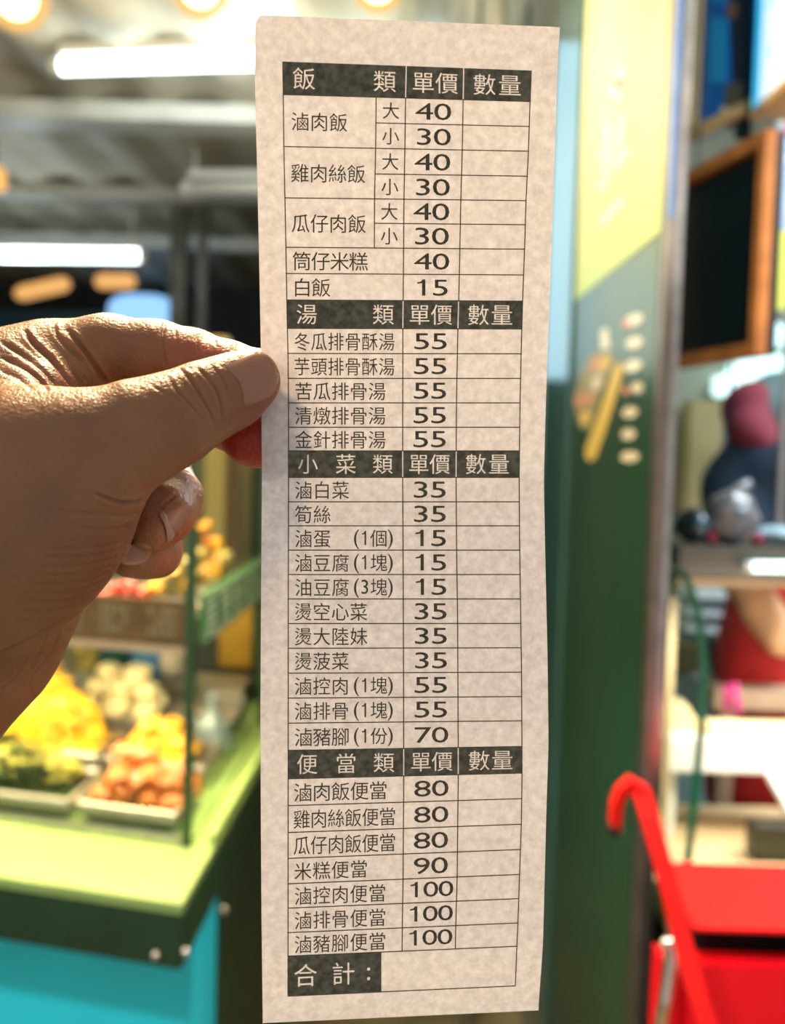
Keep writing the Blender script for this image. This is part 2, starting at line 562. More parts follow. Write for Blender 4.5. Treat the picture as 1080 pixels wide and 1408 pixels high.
paper = bpy.data.materials.new('thin_order_paper')
paper.use_nodes = True
nt = paper.node_tree
nt.nodes.clear()
out = nt.nodes.new('ShaderNodeOutputMaterial')
dif = nt.nodes.new('ShaderNodeBsdfDiffuse')
trl = nt.nodes.new('ShaderNodeBsdfTranslucent')
mx = nt.nodes.new('ShaderNodeMixShader')
mx.inputs[0].default_value = 0.21
tc = nt.nodes.new('ShaderNodeTexCoord')
n1 = nt.nodes.new('ShaderNodeTexNoise')
n1.inputs['Scale'].default_value = 520
n1.inputs['Detail'].default_value = 5
n1.inputs['Roughness'].default_value = 0.65
nt.links.new(tc.outputs['Object'], n1.inputs['Vector'])
cr = nt.nodes.new('ShaderNodeValToRGB')
cr.color_ramp.elements[0].position = 0.32
cr.color_ramp.elements[1].position = 0.68
cr.color_ramp.elements[0].color = (0.62, 0.575, 0.56, 1)
cr.color_ramp.elements[1].color = (0.82, 0.785, 0.775, 1)
nt.links.new(n1.outputs['Fac'], cr.inputs['Fac'])
nt.links.new(cr.outputs['Color'], dif.inputs['Color'])
nt.links.new(cr.outputs['Color'], trl.inputs['Color'])
n2 = nt.nodes.new('ShaderNodeTexNoise')
n2.inputs['Scale'].default_value = 900
n2.inputs['Detail'].default_value = 3
nt.links.new(tc.outputs['Object'], n2.inputs['Vector'])
bp = nt.nodes.new('ShaderNodeBump')
bp.inputs['Strength'].default_value = 0.15
bp.inputs['Distance'].default_value = 0.0004
nt.links.new(n2.outputs['Fac'], bp.inputs['Height'])
nt.links.new(bp.outputs['Normal'], dif.inputs['Normal'])
nt.links.new(dif.outputs[0], mx.inputs[1])
nt.links.new(trl.outputs[0], mx.inputs[2])
nt.links.new(mx.outputs[0], out.inputs['Surface'])
M['ink'] = mat('dark_olive_ink', (0.09, 0.087, 0.066), 0.75, var=0.28, vscale=900, spec=0.2)
M['ink_bar'] = mat('mottled_olive_ink', (0.085, 0.082, 0.056), 0.75, vscale=620, spec=0.2, color2=(0.18, 0.17, 0.125), detail=6)

NX, NY = 18, 120
top_y, bot_y = 22.0, 1405.5
vs, fs = [], []
for j in range(NY + 1):
    yl = top_y + (bot_y - top_y) * j / NY
    l, r = LEFT_EDGE(yl), RIGHT_EDGE(yl)
    for i in range(NX + 1):
        px = l + (r - l) * i / NX
        y2 = yl
        if j == 0 and i == 0:
            px, y2 = px + 5, yl + 1
        if j == 1 and i == 0:
            px -= 0.2
        vs.append(slip(px, y2))
for j in range(NY):
    for i in range(NX):
        a = j * (NX + 1) + i
        fs.append((a, a + NX + 1, a + NX + 2, a + 1))
slip_o = mesh('menu_slip', vs, fs, paper, None, True)
tag(slip_o, 'long pale paper menu slip with a printed price table, held up by thumb and fingers', 'menu')

LIFT = 0.0001


def flat_poly(quads, name, m, parent, lift=LIFT):
    """quads in slip coordinates, cut finely so that they follow the bend"""
    vs, fs = [], []
    for poly in quads:
        n = len(vs)
        vs += [slip(x, y, lift) for x, y in poly]
        fs.append([n + i for i in range(len(poly))])
    return mesh(name, vs, fs, m, parent)


# ---- ruled lines
ROW = [84.6, 130, 166, 201.5, 237.2, 272, 305.8, 340, 376, 412.5, 451.4, 486, 520.3, 554, 587.5, 620, 656.4, 690, 723, 756.4, 790,
       823.6, 857.4, 891.4, 925.6, 960, 994.4, 1032, 1071, 1108, 1145, 1180.6, 1215.5, 1249, 1282.7, 1315, 1370]
quads = []
HW = 0.72


def hline(fx0, fx1, y, hw=HW):
    x0, x1 = fx0(y), fx1(y)
    n = 8
    for i in range(n):
        a, b = x0 + (x1 - x0) * i / n, x0 + (x1 - x0) * (i + 1) / n
        quads.append([(a, y - hw), (a, y + hw), (b, y + hw), (b, y - hw)])


def vline(fx, y0, y1, hw=HW):
    n = max(1, int((y1 - y0) / 12))
    for i in range(n):
        a, b = y0 + (y1 - y0) * i / n, y0 + (y1 - y0) * (i + 1) / n
        quads.append([(fx(a) - hw, a), (fx(b) - hw, b), (fx(b) + hw, b), (fx(a) + hw, a)])


half = {166, 237.2, 305.8}
bars = [(84.6, 130), (412.5, 451.4), (620, 656.4), (1032, 1071)]
for y in ROW[1:]:
    if y in half:
        hline(SIZE_X, BORDER_R, y)
    else:
        hline(BORDER_L, BORDER_R, y)
vline(BORDER_L, 84.6, 1370)
vline(BORDER_R, 84.6, 1370)
vline(SIZE_X, 130, 340)
for y0, y1 in ((130, 412.5), (451.4, 620), (656.4, 1032), (1071, 1315)):
    vline(PRICE_X, y0, y1)
    vline(QTY_X, y0, y1)
flat_poly(quads, 'ruled_lines', M['ink'], slip_o)

# ---- lettering
GLYPH = {}


def splines_of(ch):
    """outline loops of one character, em units"""
    c = bpy.data.curves.new('glyph', 'FONT')
    c.body = ch
    c.resolution_u = 3
    o = bpy.data.objects.new('glyph', c)
    COL.objects.link(o)
    dg = bpy.context.evaluated_depsgraph_get()
    me = o.evaluated_get(dg).to_mesh()
    V = [(v.co.x, v.co.y) for v in me.vertices]
    P = [tuple(p.vertices) for p in me.polygons]
    bpy.data.objects.remove(o)
    bpy.data.curves.remove(c)
    return V, P


def loops_from(P):
    """boundary loops of a filled glyph"""
    cnt = {}
    for p in P:
        for i in range(len(p)):
            a, b = p[i], p[(i + 1) % len(p)]
            cnt[(a, b)] = cnt.get((a, b), 0) + 1
    nxt = {}
    for (a, b) in cnt:
        if (b, a) not in cnt:
            nxt.setdefault(a, []).append(b)
    loops = []
    while nxt:
        s = next(iter(nxt))
        lp = [s]
        while True:
            k = nxt.get(lp[-1])
            if not k:
                break
            b = k.pop()
            if not nxt[lp[-1]]:
                del nxt[lp[-1]]
            if b == s:
                break
            lp.append(b)
        loops.append(lp)
    return loops


ONE = ([(0.10, 0.50), (0.10, 0.565), (0.20, 0.60), (0.245, 0.69), (0.315, 0.69), (0.315, 0.0), (0.23, 0.0), (0.23, 0.53)],
       [(0, 7, 2, 1), (7, 4, 3, 2), (7, 6, 5, 4)])


def glyph(ch):
    if ch not in GLYPH:
        V, P = splines_of(ch) if ch != '1' else ONE
        # weld doubles so that boundary loops close
        key, remap, V2 = {}, {}, []
        for i, v in enumerate(V):
            k = (round(v[0], 5), round(v[1], 5))
            if k not in key:
                key[k] = len(V2)
                V2.append(v)
            remap[i] = key[k]
        P = [tuple(dict.fromkeys(remap[i] for i in p)) for p in P]
        GLYPH[ch] = (V2, [p for p in P if len(p) > 2])
    return GLYPH[ch]


words = []      # (character, x of the em box, y of its baseline, width scale, height scale)


def put(text, x0, yc, size, adv, sx=1.0):
    for ch in text:
        if ch != ' ':
            words.append((ch, x0, yc + 0.375 * size, size * sx, size))
        x0 += adv


def digits(text, xc, yc, h, wd, gap=1.06):
    n = len(text)
    sz = h / 0.69
    sx = wd / 0.44
    x0 = xc - (n * wd * gap) / 2
    for i, ch in enumerate(text):
        words.append((ch, x0 + i * wd * gap + (wd * gap - wd) / 2 - 0.03 * sx, yc + h / 2, sx, sz))


def mid(a, b):
    return (a + b) / 2


rice = [('滷肉飯', 130, 201.5, 26.3, 400), ('雞肉絲飯', 201.5, 272, 25.9, 399.5), ('瓜仔肉飯', 272, 340, 25.9, 400.5)]
for t, a, b, adv, x in rice:
    put(t, x, mid(a, b) + 1, 27.5, adv, 0.95)
for a, b, t, p in ((130, 166, '大', '40'), (166, 201.5, '小', '30'), (201.5, 237.2, '大', '40'), (237.2, 272, '小', '30'),
                   (272, 305.8, '大', '40'), (305.8, 340, '小', '30')):
    put(t, mid(SIZE_X(a), PRICE_X(a)) - 12.3, mid(a, b) + 0.5, 25.5, 25, 0.97)
    digits(p, mid(PRICE_X(a), QTY_X(a)) - 1, mid(a, b), 23.5, 23.5)
single = [('筒仔米糕', 340, 376, '40', 26.0, 401.5, 1.0), ('白飯', 376, 412.5, '15', 26.0, 402, 1.0),
          ('冬瓜排骨酥湯', 451.4, 486, '55', 23.3, 404, 0.87), ('芋頭排骨酥湯', 486, 520.3, '55', 23.3, 404, 0.87),
          ('苦瓜排骨湯', 520.3, 554, '55', 25.3, 405, 0.95), ('清燉排骨湯', 554, 587.5, '55', 25.3, 405, 0.95),
          ('金針排骨湯', 587.5, 620, '55', 25.3, 405, 0.95), ('滷白菜', 656.4, 690, '35', 25.5, 405, 0.95),
          ('筍絲', 690, 723, '35', 25.5, 405, 0.95), ('滷蛋', 723, 756.4, '15', 25.5, 405, 0.95),
          ('滷豆腐', 756.4, 790, '15', 25.5, 405, 0.95), ('油豆腐', 790, 823.6, '15', 25.5, 405, 0.95),
          ('燙空心菜', 823.6, 857.4, '35', 25.5, 404.5, 0.95), ('燙大陸妹', 857.4, 891.4, '35', 25.5, 404.5, 0.95),
          ('燙菠菜', 891.4, 925.6, '35', 25.5, 404.5, 0.95), ('滷控肉', 925.6, 960, '55', 25.5, 404.5, 0.95),
          ('滷排骨', 960, 994.4, '55', 25.5, 404.5, 0.95), ('滷豬腳', 994.4, 1032, '70', 25.5, 404.5, 0.95),
          ('滷肉飯便當', 1071, 1108, '80', 25.9, 403.5, 0.97), ('雞肉絲飯便當', 1108, 1145, '80', 23.6, 403, 0.88),
          ('瓜仔肉飯便當', 1145, 1180.6, '80', 23.6, 403, 0.88), ('米糕便當', 1180.6, 1215.5, '90', 25.7, 404, 0.96),
          ('滷控肉便當', 1215.5, 1249, '100', 25.5, 404.5, 0.95), ('滷排骨便當', 1249, 1282.7, '100', 25.5, 404.5, 0.95),
          ('滷豬腳便當', 1282.7, 1315, '100', 25.5, 404.5, 0.95)]
for t, a, b, p, adv, x, sx in single:
    put(t, x, mid(a, b) + 1, 26.5 if b - a < 35 else 27.5, adv, sx)
    if len(p) == 3:
        digits(p, mid(PRICE_X(a), QTY_X(a)) + 1, mid(a, b) - 1.5, 21, 20.5, 1.02)
    else:
        digits(p, mid(PRICE_X(a), QTY_X(a)) + 0.5, mid(a, b), 22.5, 23.0)
for a, b, num, unit in ((723, 756.4, '1', '個'), (756.4, 790, '1', '塊'), (790, 823.6, '3', '塊'), (925.6, 960, '1', '塊'),
                        (960, 994.4, '1', '塊'), (994.4, 1032, '1', '份')):
    y = mid(a, b)
    words.append(('(', 485, y + 8.5, 29, 29))
    digits(num, 502, y, 19.5, 11.5)
    put(unit, 509.0, y + 0.5, 25.5, 25, 0.96)
    words.append((')', 533, y + 8.5, 29, 29))

vs, fs = [], []


def lay(ch, x0, yb, sx, sy):
    V, P = glyph(ch)
    n = len(vs)
    vs.extend(slip(x0 + v[0] * sx, yb - v[1] * sy, LIFT * 1.2) for v in V)
    fs.extend([[n + i for i in p] for p in P])


for it in words:
    lay(*it)
mesh('printed_lettering', vs, fs, M['ink'], slip_o)

# ---- dark header bars with the lettering left blank (paper shows through the cut-outs)
heads = []


def header(parts, y0, y1):
    heads.append((parts, y0, y1))


yc = mid(84.6, 130)
header([('飯', 402, 32.5), ('類', 513, 32.5), ('單', 566, 32.5), ('價', 598.5, 32.5), ('數', 650, 33), ('量', 685, 33)], 84.6, 130)
header([('湯', 407, 30), ('類', 512, 30.5), ('單', 562, 30.5), ('價', 592.5, 30.5), ('數', 642.5, 31), ('量', 675, 31)], 412.5, 451.4)
header([('小', 409, 29), ('菜', 461, 29.5), ('類', 512, 29), ('單', 561.5, 29.5), ('價', 590.5, 29.5), ('數', 639.5, 30), ('量', 671.5, 30)], 620, 656.4)
header([('便', 407.5, 30), ('當', 461, 30), ('類', 513, 30), ('單', 564, 30), ('價', 593.5, 30), ('數', 643.5, 31), ('量', 675.5, 31)], 1032, 1071)
header([('合', 403.5, 33.5), ('計', 455.5, 33.5), (':', 503, 38)], 1315, 1370)

for parts, y0, y1 in heads:
    total = y0 > 1300
    xs_ = [BORDER_L, (lambda y: 524.0)] if total else [BORDER_L, PRICE_X, QTY_X, BORDER_R]
    yc = mid(y0, y1)
    for ci in range(len(xs_) - 1):
        fa, fb = xs_[ci], xs_[ci + 1]
        ga = -HW if ci == 0 else 0.75
        gb = HW if ci == len(xs_) - 2 else -0.75
        # the bar's own outline, with points along it so that it follows the bend
        xa = lambda y: fa(y) + ga
        xb = lambda y: fb(y) + gb
        ol = [(xa(y0 + (y1 - y0) * i / 5), y0 + (y1 - y0) * i / 5) for i in range(5)]
        ol += [(xa(y1) + (xb(y1) - xa(y1)) * i / 8, y1) for i in range(8)]
        ol += [(xb(y1 + (y0 - y1) * i / 5), y1 + (y0 - y1) * i / 5) for i in range(5)]
        ol += [(xb(y0) + (xa(y0) - xb(y0)) * i / 8, y0) for i in range(8)]
        loops = [ol]
        for ch, x, size in parts:
            if not fa(yc) < x + size / 2 < fb(yc):
                continue
            V, P = glyph(ch)
            for lp in loops_from(P):
                loops.append([(x + V[i][0] * size, yc + 0.375 * size - V[i][1] * size - (4 if ch == ':' else 0)) for i in lp])
        cu = bpy.data.curves.new('bar', 'CURVE')
        cu.dimensions = '2D'
        cu.fill_mode = 'BOTH'
        for lp in loops:
            sp = cu.splines.new('POLY')
            sp.points.add(len(lp) - 1)
            for i, (x, y) in enumerate(lp):
                sp.points[i].co = (x, -y, 0, 1)
            sp.use_cyclic_u = True
        ob = bpy.data.objects.new('bar', cu)
        COL.objects.link(ob)
        me = ob.evaluated_get(bpy.context.evaluated_depsgraph_get()).to_mesh()
        vs = [slip(v.co.x, -v.co.y, LIFT) for v in me.vertices]
        fs = [list(p.vertices) for p in me.polygons]
        bpy.data.objects.remove(ob)
        bpy.data.curves.remove(cu)
        mesh('header_bar', vs, fs, M['ink_bar'], slip_o)
# ------------------------------------------------------------------ the hand
def mm(px, py, d):
    """photo pixel at depth d (mm) -> camera space millimetres (x right, y up, z depth)"""
    return np.array([(px - 540) / F * d, -(py - 704) / F * d, d], np.float32)


def chain(pts):
    """[(px, py, depth mm, radius mm), ...]"""
    return [(mm(p[0], p[1], p[2]), float(p[3])) for p in pts]


H_ = 0.72
LO = np.array([-225., -155., 150.], np.float32)
HI = np.array([-20., 56., 290.], np.float32)
DIM = np.ceil((HI - LO) / H_).astype(int)
ax = [LO[i] + H_ * np.arange(DIM[i], dtype=np.float32) for i in range(3)]
BIG = np.float32(30)


def smin(a, b, k):
    h = np.maximum(k - np.abs(a - b), 0) / k
    return np.minimum(a, b) - h * h * k * 0.25


def add_chain(fld, pts, k, first_k=None):
    """smooth-union a tapered capsule chain into the field"""
    for i in range(len(pts) - 1):
        (a, ra), (b, rb) = pts[i], pts[i + 1]
        pad = max(ra, rb) + k + 3
        lo = np.clip(np.floor((np.minimum(a, b) - pad - LO) / H_).astype(int), 0, DIM)
        hi = np.clip(np.ceil((np.maximum(a, b) + pad - LO) / H_).astype(int), 0, DIM)
        if (hi <= lo).any():
            continue
        sl = tuple(slice(lo[q], hi[q]) for q in range(3))
        X = ax[0][sl[0]][:, None, None] - a[0]
        Y = ax[1][sl[1]][None, :, None] - a[1]
        Zc = ax[2][sl[2]][None, None, :] - a[2]
        ab = b - a
        L2 = max(float(ab @ ab), 1e-6)
        h = np.clip((X * ab[0] + Y * ab[1] + Zc * ab[2]) / L2, 0, 1)
        d = np.sqrt((X - h * ab[0]) ** 2 + (Y - h * ab[1]) ** 2 + (Zc - h * ab[2]) ** 2) - (ra + h * (rb - ra))
        fld[sl] = smin(fld[sl], d, k)


def new_field():
    return np.full(DIM, BIG, np.float32)


# palm, thenar mass, wrist and forearm
palm = new_field()
add_chain(palm, chain([(45, 655, 212, 18.5), (60, 690, 211, 18.0), (36, 742, 213, 16.9)]), 8)          # thenar
add_chain(palm, chain([(36, 742, 213, 16.9), (2, 800, 218, 16.8)]), 8)
add_chain(palm, chain([(38, 826, 230, 11.8), (-22, 880, 228, 16.0), (-90, 930, 222, 21)]), 7)            # heel of the hand
add_chain(palm, chain([(15, 560, 240, 13.5), (5, 640, 248, 14.0), (20, 720, 256, 12.5)]), 10)            # knuckle row, palm side
add_chain(palm, chain([(5, 640, 242, 16), (-70, 760, 228, 21), (-150, 850, 222, 23)]), 12)
add_chain(palm, chain([(20, 720, 252, 13), (0, 800, 242, 16), (-80, 870, 230, 19)]), 10)
add_chain(palm, chain([(15, 545, 240, 13.0), (-90, 640, 226, 20)]), 12)                                   # back of the hand to wrist
add_chain(palm, chain([(20, 585, 222, 8.5), (60, 560, 231, 7.0), (100, 535, 243, 6.0)]), 9)               # web between thumb and index
add_chain(palm, chain([(-120, 800, 222, 27), (-330, 1000, 215, 29), (-700, 1330, 205, 36)]), 14)          # wrist and forearm

thumb = chain([(50, 640, 208, 15.5), (125, 625, 207, 13.6), (190, 596, 208.5, 11.2), (237, 577, 210.5, 9.9), (280, 554, 213, 8.65),
               (318, 538, 215.6, 7.9), (343, 523, 216.8, 6.85)])
index = chain([(8, 530, 242, 12.0), (70, 503, 245, 11.0), (148, 489, 246, 10.0), (215, 493, 244, 9.2), (262, 502, 241, 8.6), (312, 516, 237, 8.0),
               (355, 527, 233.4, 7.6), (382, 537, 232.6, 7.0)])
middle = chain([(5, 600, 250, 11.0), (120, 560, 258, 9.2), (240, 548, 256, 8.8), (315, 571, 242, 8.1), (352, 597, 234, 7.6), (374, 606, 232.6, 6.6)])
ring = chain([(0, 650, 256, 10.5), (110, 640, 266, 9.2), (222, 664, 268, 8.6), (233, 686, 256, 8.4), (225, 706, 247, 7.6), (209, 724, 243, 6.2)])
pinky = chain([(10, 720, 256, 9.5), (110, 730, 262, 8.0), (198, 744, 262, 7.3), (212, 757, 254, 6.9), (198, 762, 249, 6.0), (178, 766, 246, 5.2)])

total = None
for fin, k in ((thumb, 6.0), (index, 7.0), (middle, 6.0), (ring, 5.0), (pinky, 5.0)):
    fl = new_field()
    add_chain(fl, fin, 2.2)
    fl = smin(palm, fl, k)
    total = fl if total is None else np.minimum(total, fl)
    del fl


def surface_nets(f):
    s = f < 0
    c = s[:-1, :-1, :-1].astype(np.int8)
    n = c.copy()
    for o in ((1, 0, 0), (0, 1, 0), (0, 0, 1), (1, 1, 0), (1, 0, 1), (0, 1, 1), (1, 1, 1)):
        n += s[o[0]:s.shape[0] - 1 + o[0], o[1]:s.shape[1] - 1 + o[1], o[2]:s.shape[2] - 1 + o[2]]
    act = (n > 0) & (n < 8)
    idx = np.argwhere(act)
    vid = np.full(act.shape, -1, np.int64)
    vid[act] = np.arange(len(idx))
    acc = np.zeros((len(idx), 3))
    cnt = np.zeros(len(idx))
    for a in range(3):
        o1, o2 = [q for q in range(3) if q != a]
        for u in (0, 1):
            for v in (0, 1):
                p = idx.copy()
                p[:, o1] += u
                p[:, o2] += v
                q = p.copy()
                q[:, a] += 1
                fa = f[p[:, 0], p[:, 1], p[:, 2]]
                fb = f[q[:, 0], q[:, 1], q[:, 2]]
                m = (fa < 0) != (fb < 0)
                t = fa[m] / (fa[m] - fb[m])
                pos = (p - 0.0)[m]
                pos = pos.astype(float)
                pos[:, a] += t
                acc[m] += pos
                cnt[m] += 1
    V = acc / cnt[:, None]
    faces = []
    for a in range(3):
        o1, o2 = (a + 1) % 3, (a + 2) % 3
        sa = [slice(None)] * 3
        sb = [slice(None)] * 3
        sa[a], sb[a] = slice(0, -1), slice(1, None)
        e = np.argwhere(s[tuple(sa)] != s[tuple(sb)])
        ok = (e[:, o1] > 0) & (e[:, o2] > 0) & (e[:, o1] < f.shape[o1] - 1) & (e[:, o2] < f.shape[o2] - 1)
        e = e[ok]
        inside = s[e[:, 0], e[:, 1], e[:, 2]]

        def cell(d1, d2):
            q = e.copy()
            q[:, o1] += d1
            q[:, o2] += d2
            return vid[q[:, 0], q[:, 1], q[:, 2]]
        quad = np.stack([cell(-1, -1), cell(0, -1), cell(0, 0), cell(-1, 0)], 1)
        quad[~inside] = quad[~inside][:, ::-1]
        faces.append(quad)
    return V, np.concatenate(faces)


HV, HF = surface_nets(total)
del total, palm
HV = LO + HV * H_
# relax the grid steps away
edges = np.unique(np.sort(np.concatenate([HF[:, [0, 1]], HF[:, [1, 2]], HF[:, [2, 3]], HF[:, [3, 0]]]), 1), axis=0)


def relax(V, lam):
    acc = np.zeros_like(V)
    deg = np.zeros(len(V))
    for a, b in ((0, 1), (1, 0)):
        for q in range(3):
            acc[:, q] += np.bincount(edges[:, a], weights=V[edges[:, b], q], minlength=len(V))
        deg += np.bincount(edges[:, a], minlength=len(V))
    return V + lam * (acc / np.maximum(deg, 1)[:, None] - V)


for _ in range(5):
    HV = relax(HV, 0.55)
    HV = relax(HV, -0.57)


# the forearm runs on to the elbow, well outside the picture
A0 = mm(-260, 928, 218).astype(float)
AD = mm(-700, 1330, 205).astype(float) - A0
AD /= np.linalg.norm(AD)
s_ = (HV - A0) @ AD
HV += np.where(s_ > 0, s_ * 5.0, 0)[:, None] * AD[None, :]


def cam_to_world(V):
    P = np.stack([V[:, 0], V[:, 1], -V[:, 2]], 1) / 1000.0
    Rm = np.array(R3)
    return P @ Rm.T + np.array([0, 0, EYE])


# one finer level, so that folds of the skin can be shaped
me = bpy.data.meshes.new('tmp_hand')
me.from_pydata(HV.tolist(), [], HF.tolist())
tmp = bpy.data.objects.new('tmp_hand', me)
COL.objects.link(tmp)
sb = tmp.modifiers.new('s', 'SUBSURF')
sb.levels = 1
sb.subdivision_type = 'CATMULL_CLARK'
em = bpy.data.meshes.new_from_object(tmp.evaluated_get(bpy.context.evaluated_depsgraph_get()))
bpy.data.objects.remove(tmp)
n = len(em.vertices)
V = np.empty(n * 3, np.float32)
em.vertices.foreach_get('co', V)
V = V.reshape(-1, 3).astype(float)
N = np.empty(n * 3, np.float32)
em.vertices.foreach_get('normal', N)
N = N.reshape(-1, 3).astype(float)
PX = 540 + F * V[:, 0] / V[:, 2]
PY = 704 - F * V[:, 1] / V[:, 2]
view = -V / np.linalg.norm(V, axis=1)[:, None]
front = np.clip((N * view).sum(1) * 3 + 0.35, 0, 1)


def smooth_line(pts, n=40):
    p = [Vector(q) for q in pts]
    out = []
    for i in range(len(p) - 1):
        p0, p1, p2, p3 = p[max(i - 1, 0)], p[i], p[i + 1], p[min(i + 2, len(p) - 1)]
        for k in range(n // (len(p) - 1) + 1):
            t = k / (n // (len(p) - 1) + 1)
            out.append(0.5 * ((2 * p1) + (p2 - p0) * t + (2 * p0 - 5 * p1 + 4 * p2 - p3) * t * t + (3 * p1 - p0 - 3 * p2 + p3) * t ** 3))
    out.append(p[-1])
    return np.array([(q[0], q[1]) for q in out])


DISP = np.zeros(n)


def fold(pts, depth, width, zmin, zmax, ridge=0.35):
    """a crease in the skin along a line of the surface: a groove with a soft ridge on either side"""
    global DISP
    L = smooth_line([(x, y, 0) for x, y in pts])
    x0, y0 = L.min(0) - 5 * width
    x1, y1 = L.max(0) + 5 * width
    sel = np.where((PX > x0) & (PX < x1) & (PY > y0) & (PY < y1) & (V[:, 2] > zmin) & (V[:, 2] < zmax) & (front > 0))[0]
    if not len(sel):
        return
    q = np.stack([PX[sel], PY[sel]], 1)
    best = np.full(len(sel), 1e9)
    par_ = np.zeros(len(sel))
    m = len(L) - 1
    for i in range(m):
        a, b = L[i], L[i + 1]
        ab = b - a
        t = np.clip(((q - a) @ ab) / max(ab @ ab, 1e-9), 0, 1)
        d = np.linalg.norm(q - a - t[:, None] * ab, axis=1)
        hit = d < best
        best[hit] = d[hit]
        par_[hit] = (i + t[hit]) / m
    taper = np.clip(np.minimum(par_, 1 - par_) * 5, 0.0, 1) ** 0.7
    g = -np.exp(-(best / width) ** 2) + ridge * np.exp(-((best - 2.2 * width) / (1.3 * width)) ** 2)
    DISP[sel] += depth * g * taper * front[sel]


# thumb joint creases
fold([(230, 515), (243, 536), (262, 556), (280, 578)], 0.28, 2.0, 190, 230)
fold([(246, 507), (262, 522), (277, 545), (290, 567), (296, 585)], 0.42, 2.2, 190, 230)
fold([(270, 505), (286, 520), (299, 538), (305, 560), (306, 580)], 0.40, 2.2, 190, 230)
fold([(288, 500), (300, 513), (310, 528), (314, 545)], 0.20, 1.8, 190, 230)
fold([(206, 528), (222, 538), (240, 546), (250, 555)], 0.15, 1.8, 190, 230)
# base of the thumb, where it folds into the palm
fold([(200, 687), (178, 692), (150, 686), (130, 677)], 0.55, 2.5, 180, 240)
fold([(197, 706), (170, 709), (120, 706), (60, 700)], 0.22, 3.0, 180, 240)
fold([(188, 722), (150, 728), (100, 726)], 0.22, 2.8, 180, 240)
for k in range(9):
    yy = 744 + k * 11
    xr = 172 - k * 5.5
    fold([(xr, yy), (xr - 30, yy + 7 + k * 0.6), (xr - 70, yy + 10 + k), (xr - 110, yy + 10 + k)], 0.16, 2.2, 180, 250)
fold([(112, 838), (80, 858), (30, 885), (0, 897)], 0.55, 3.0, 190, 260)
fold([(84, 860), (72, 895), (50, 925), (38, 945)], 0.35, 2.2, 190, 260)
fold([(68, 868), (60, 890), (42, 922)], 0.25, 2.0, 190, 260)
fold([(40, 905), (20, 935), (0, 950)], 0.25, 2.4, 190, 260)
# back of the web and first knuckle
fold([(33, 453), (48, 474), (72, 496), (92, 520), (108, 540)], 0.9, 3.0, 215, 260)
fold([(74, 444), (78, 460), (98, 482), (118, 498)], 0.45, 2.6, 215, 262)
fold([(92, 452), (112, 476), (132, 505), (148, 530)], 0.75, 2.8, 215, 262)
fold([(0, 470), (30, 488), (60, 512), (80, 535)], 0.45, 3.0, 200, 260)
fold([(0, 492), (28, 504), (54, 522), (66, 538)], 0.45, 3.0, 200, 260)
fold([(0, 510), (24, 520), (44, 535)], 0.30, 2.6, 200, 260)
fold([(226, 443), (224, 462), (225, 485), (229, 505)], 0.30, 2.2, 225, 262)
fold([(240, 450), (243, 465), (244, 480)], 0.18, 1.6, 225, 262)
fold([(268, 458), (271, 470), (272, 482)], 0.18, 1.6, 225, 262)
fold([(295, 466), (299, 478)], 0.16, 1.5, 225, 262)
# ring finger joint creases
for q in (0, 1, 2, 3):
    fold([(250 + q * 3, 640 + q * 7), (262 + q * 3, 644 + q * 8), (274 + q, 655 + q * 9)], 0.2, 1.6, 225, 275)
fold([(222, 698), (232, 688), (243, 681)], 0.3, 2.0, 225, 262, 0.6)

V2 = V + N * DISP[:, None]
WV = cam_to_world(V2)
em.vertices.foreach_set('co', WV.astype(np.float32).ravel())
em.update()

skin = bpy.data.materials.new('skin')
skin.use_nodes = True
nt = skin.node_tree
b = nt.nodes['Principled BSDF']
b.inputs['Roughness'].default_value = 0.42
b.inputs['Specular IOR Level'].default_value = 0.45
b.inputs['Subsurface Weight'].default_value = 0.85
b.inputs['Subsurface Radius'].default_value = (1.0, 0.22, 0.09)
b.inputs['Subsurface Scale'].default_value = 0.0075
tc = nt.nodes.new('ShaderNodeTexCoord')
big = nt.nodes.new('ShaderNodeTexNoise')
big.inputs['Scale'].default_value = 55
big.inputs['Detail'].default_value = 5
cr = nt.nodes.new('ShaderNodeValToRGB')
cr.color_ramp.elements[0].position = 0.3
cr.color_ramp.elements[1].position = 0.7
cr.color_ramp.elements[0].color = (0.215, 0.096, 0.040, 1)
cr.color_ramp.elements[1].color = (0.30, 0.152, 0.070, 1)
nt.links.new(tc.outputs['Object'], big.inputs['Vector'])
nt.links.new(big.outputs['Fac'], cr.inputs['Fac'])
nt.links.new(cr.outputs['Color'], b.inputs['Base Color'])
vor = nt.nodes.new('ShaderNodeTexVoronoi')
vor.feature = 'DISTANCE_TO_EDGE'
vor.inputs['Scale'].default_value = 1050
mp = nt.nodes.new('ShaderNodeMapping')
mp.inputs['Scale'].default_value = (1.0, 1.0, 0.7)
mp.inputs['Rotation'].default_value = (0.0, 0.6, 0.0)
wob = nt.nodes.new('ShaderNodeTexNoise')
wob.inputs['Scale'].default_value = 500
nt.links.new(tc.outputs['Object'], mp.inputs['Vector'])
nt.links.new(mp.outputs['Vector'], vor.inputs['Vector'])
nt.links.new(tc.outputs['Object'], wob.inputs['Vector'])
mxf = nt.nodes.new('ShaderNodeMath')
mxf.operation = 'MULTIPLY_ADD'
mxf.inputs[1].default_value = 0.6
nt.links.new(vor.outputs['Distance'], mxf.inputs[0])
nt.links.new(wob.outputs['Fac'], mxf.inputs[2])
bp = nt.nodes.new('ShaderNodeBump')
bp.inputs['Strength'].default_value = 0.5
bp.inputs['Distance'].default_value = 0.0006
nt.links.new(mxf.outputs[0], bp.inputs['Height'])
nt.links.new(bp.outputs['Normal'], b.inputs['Normal'])

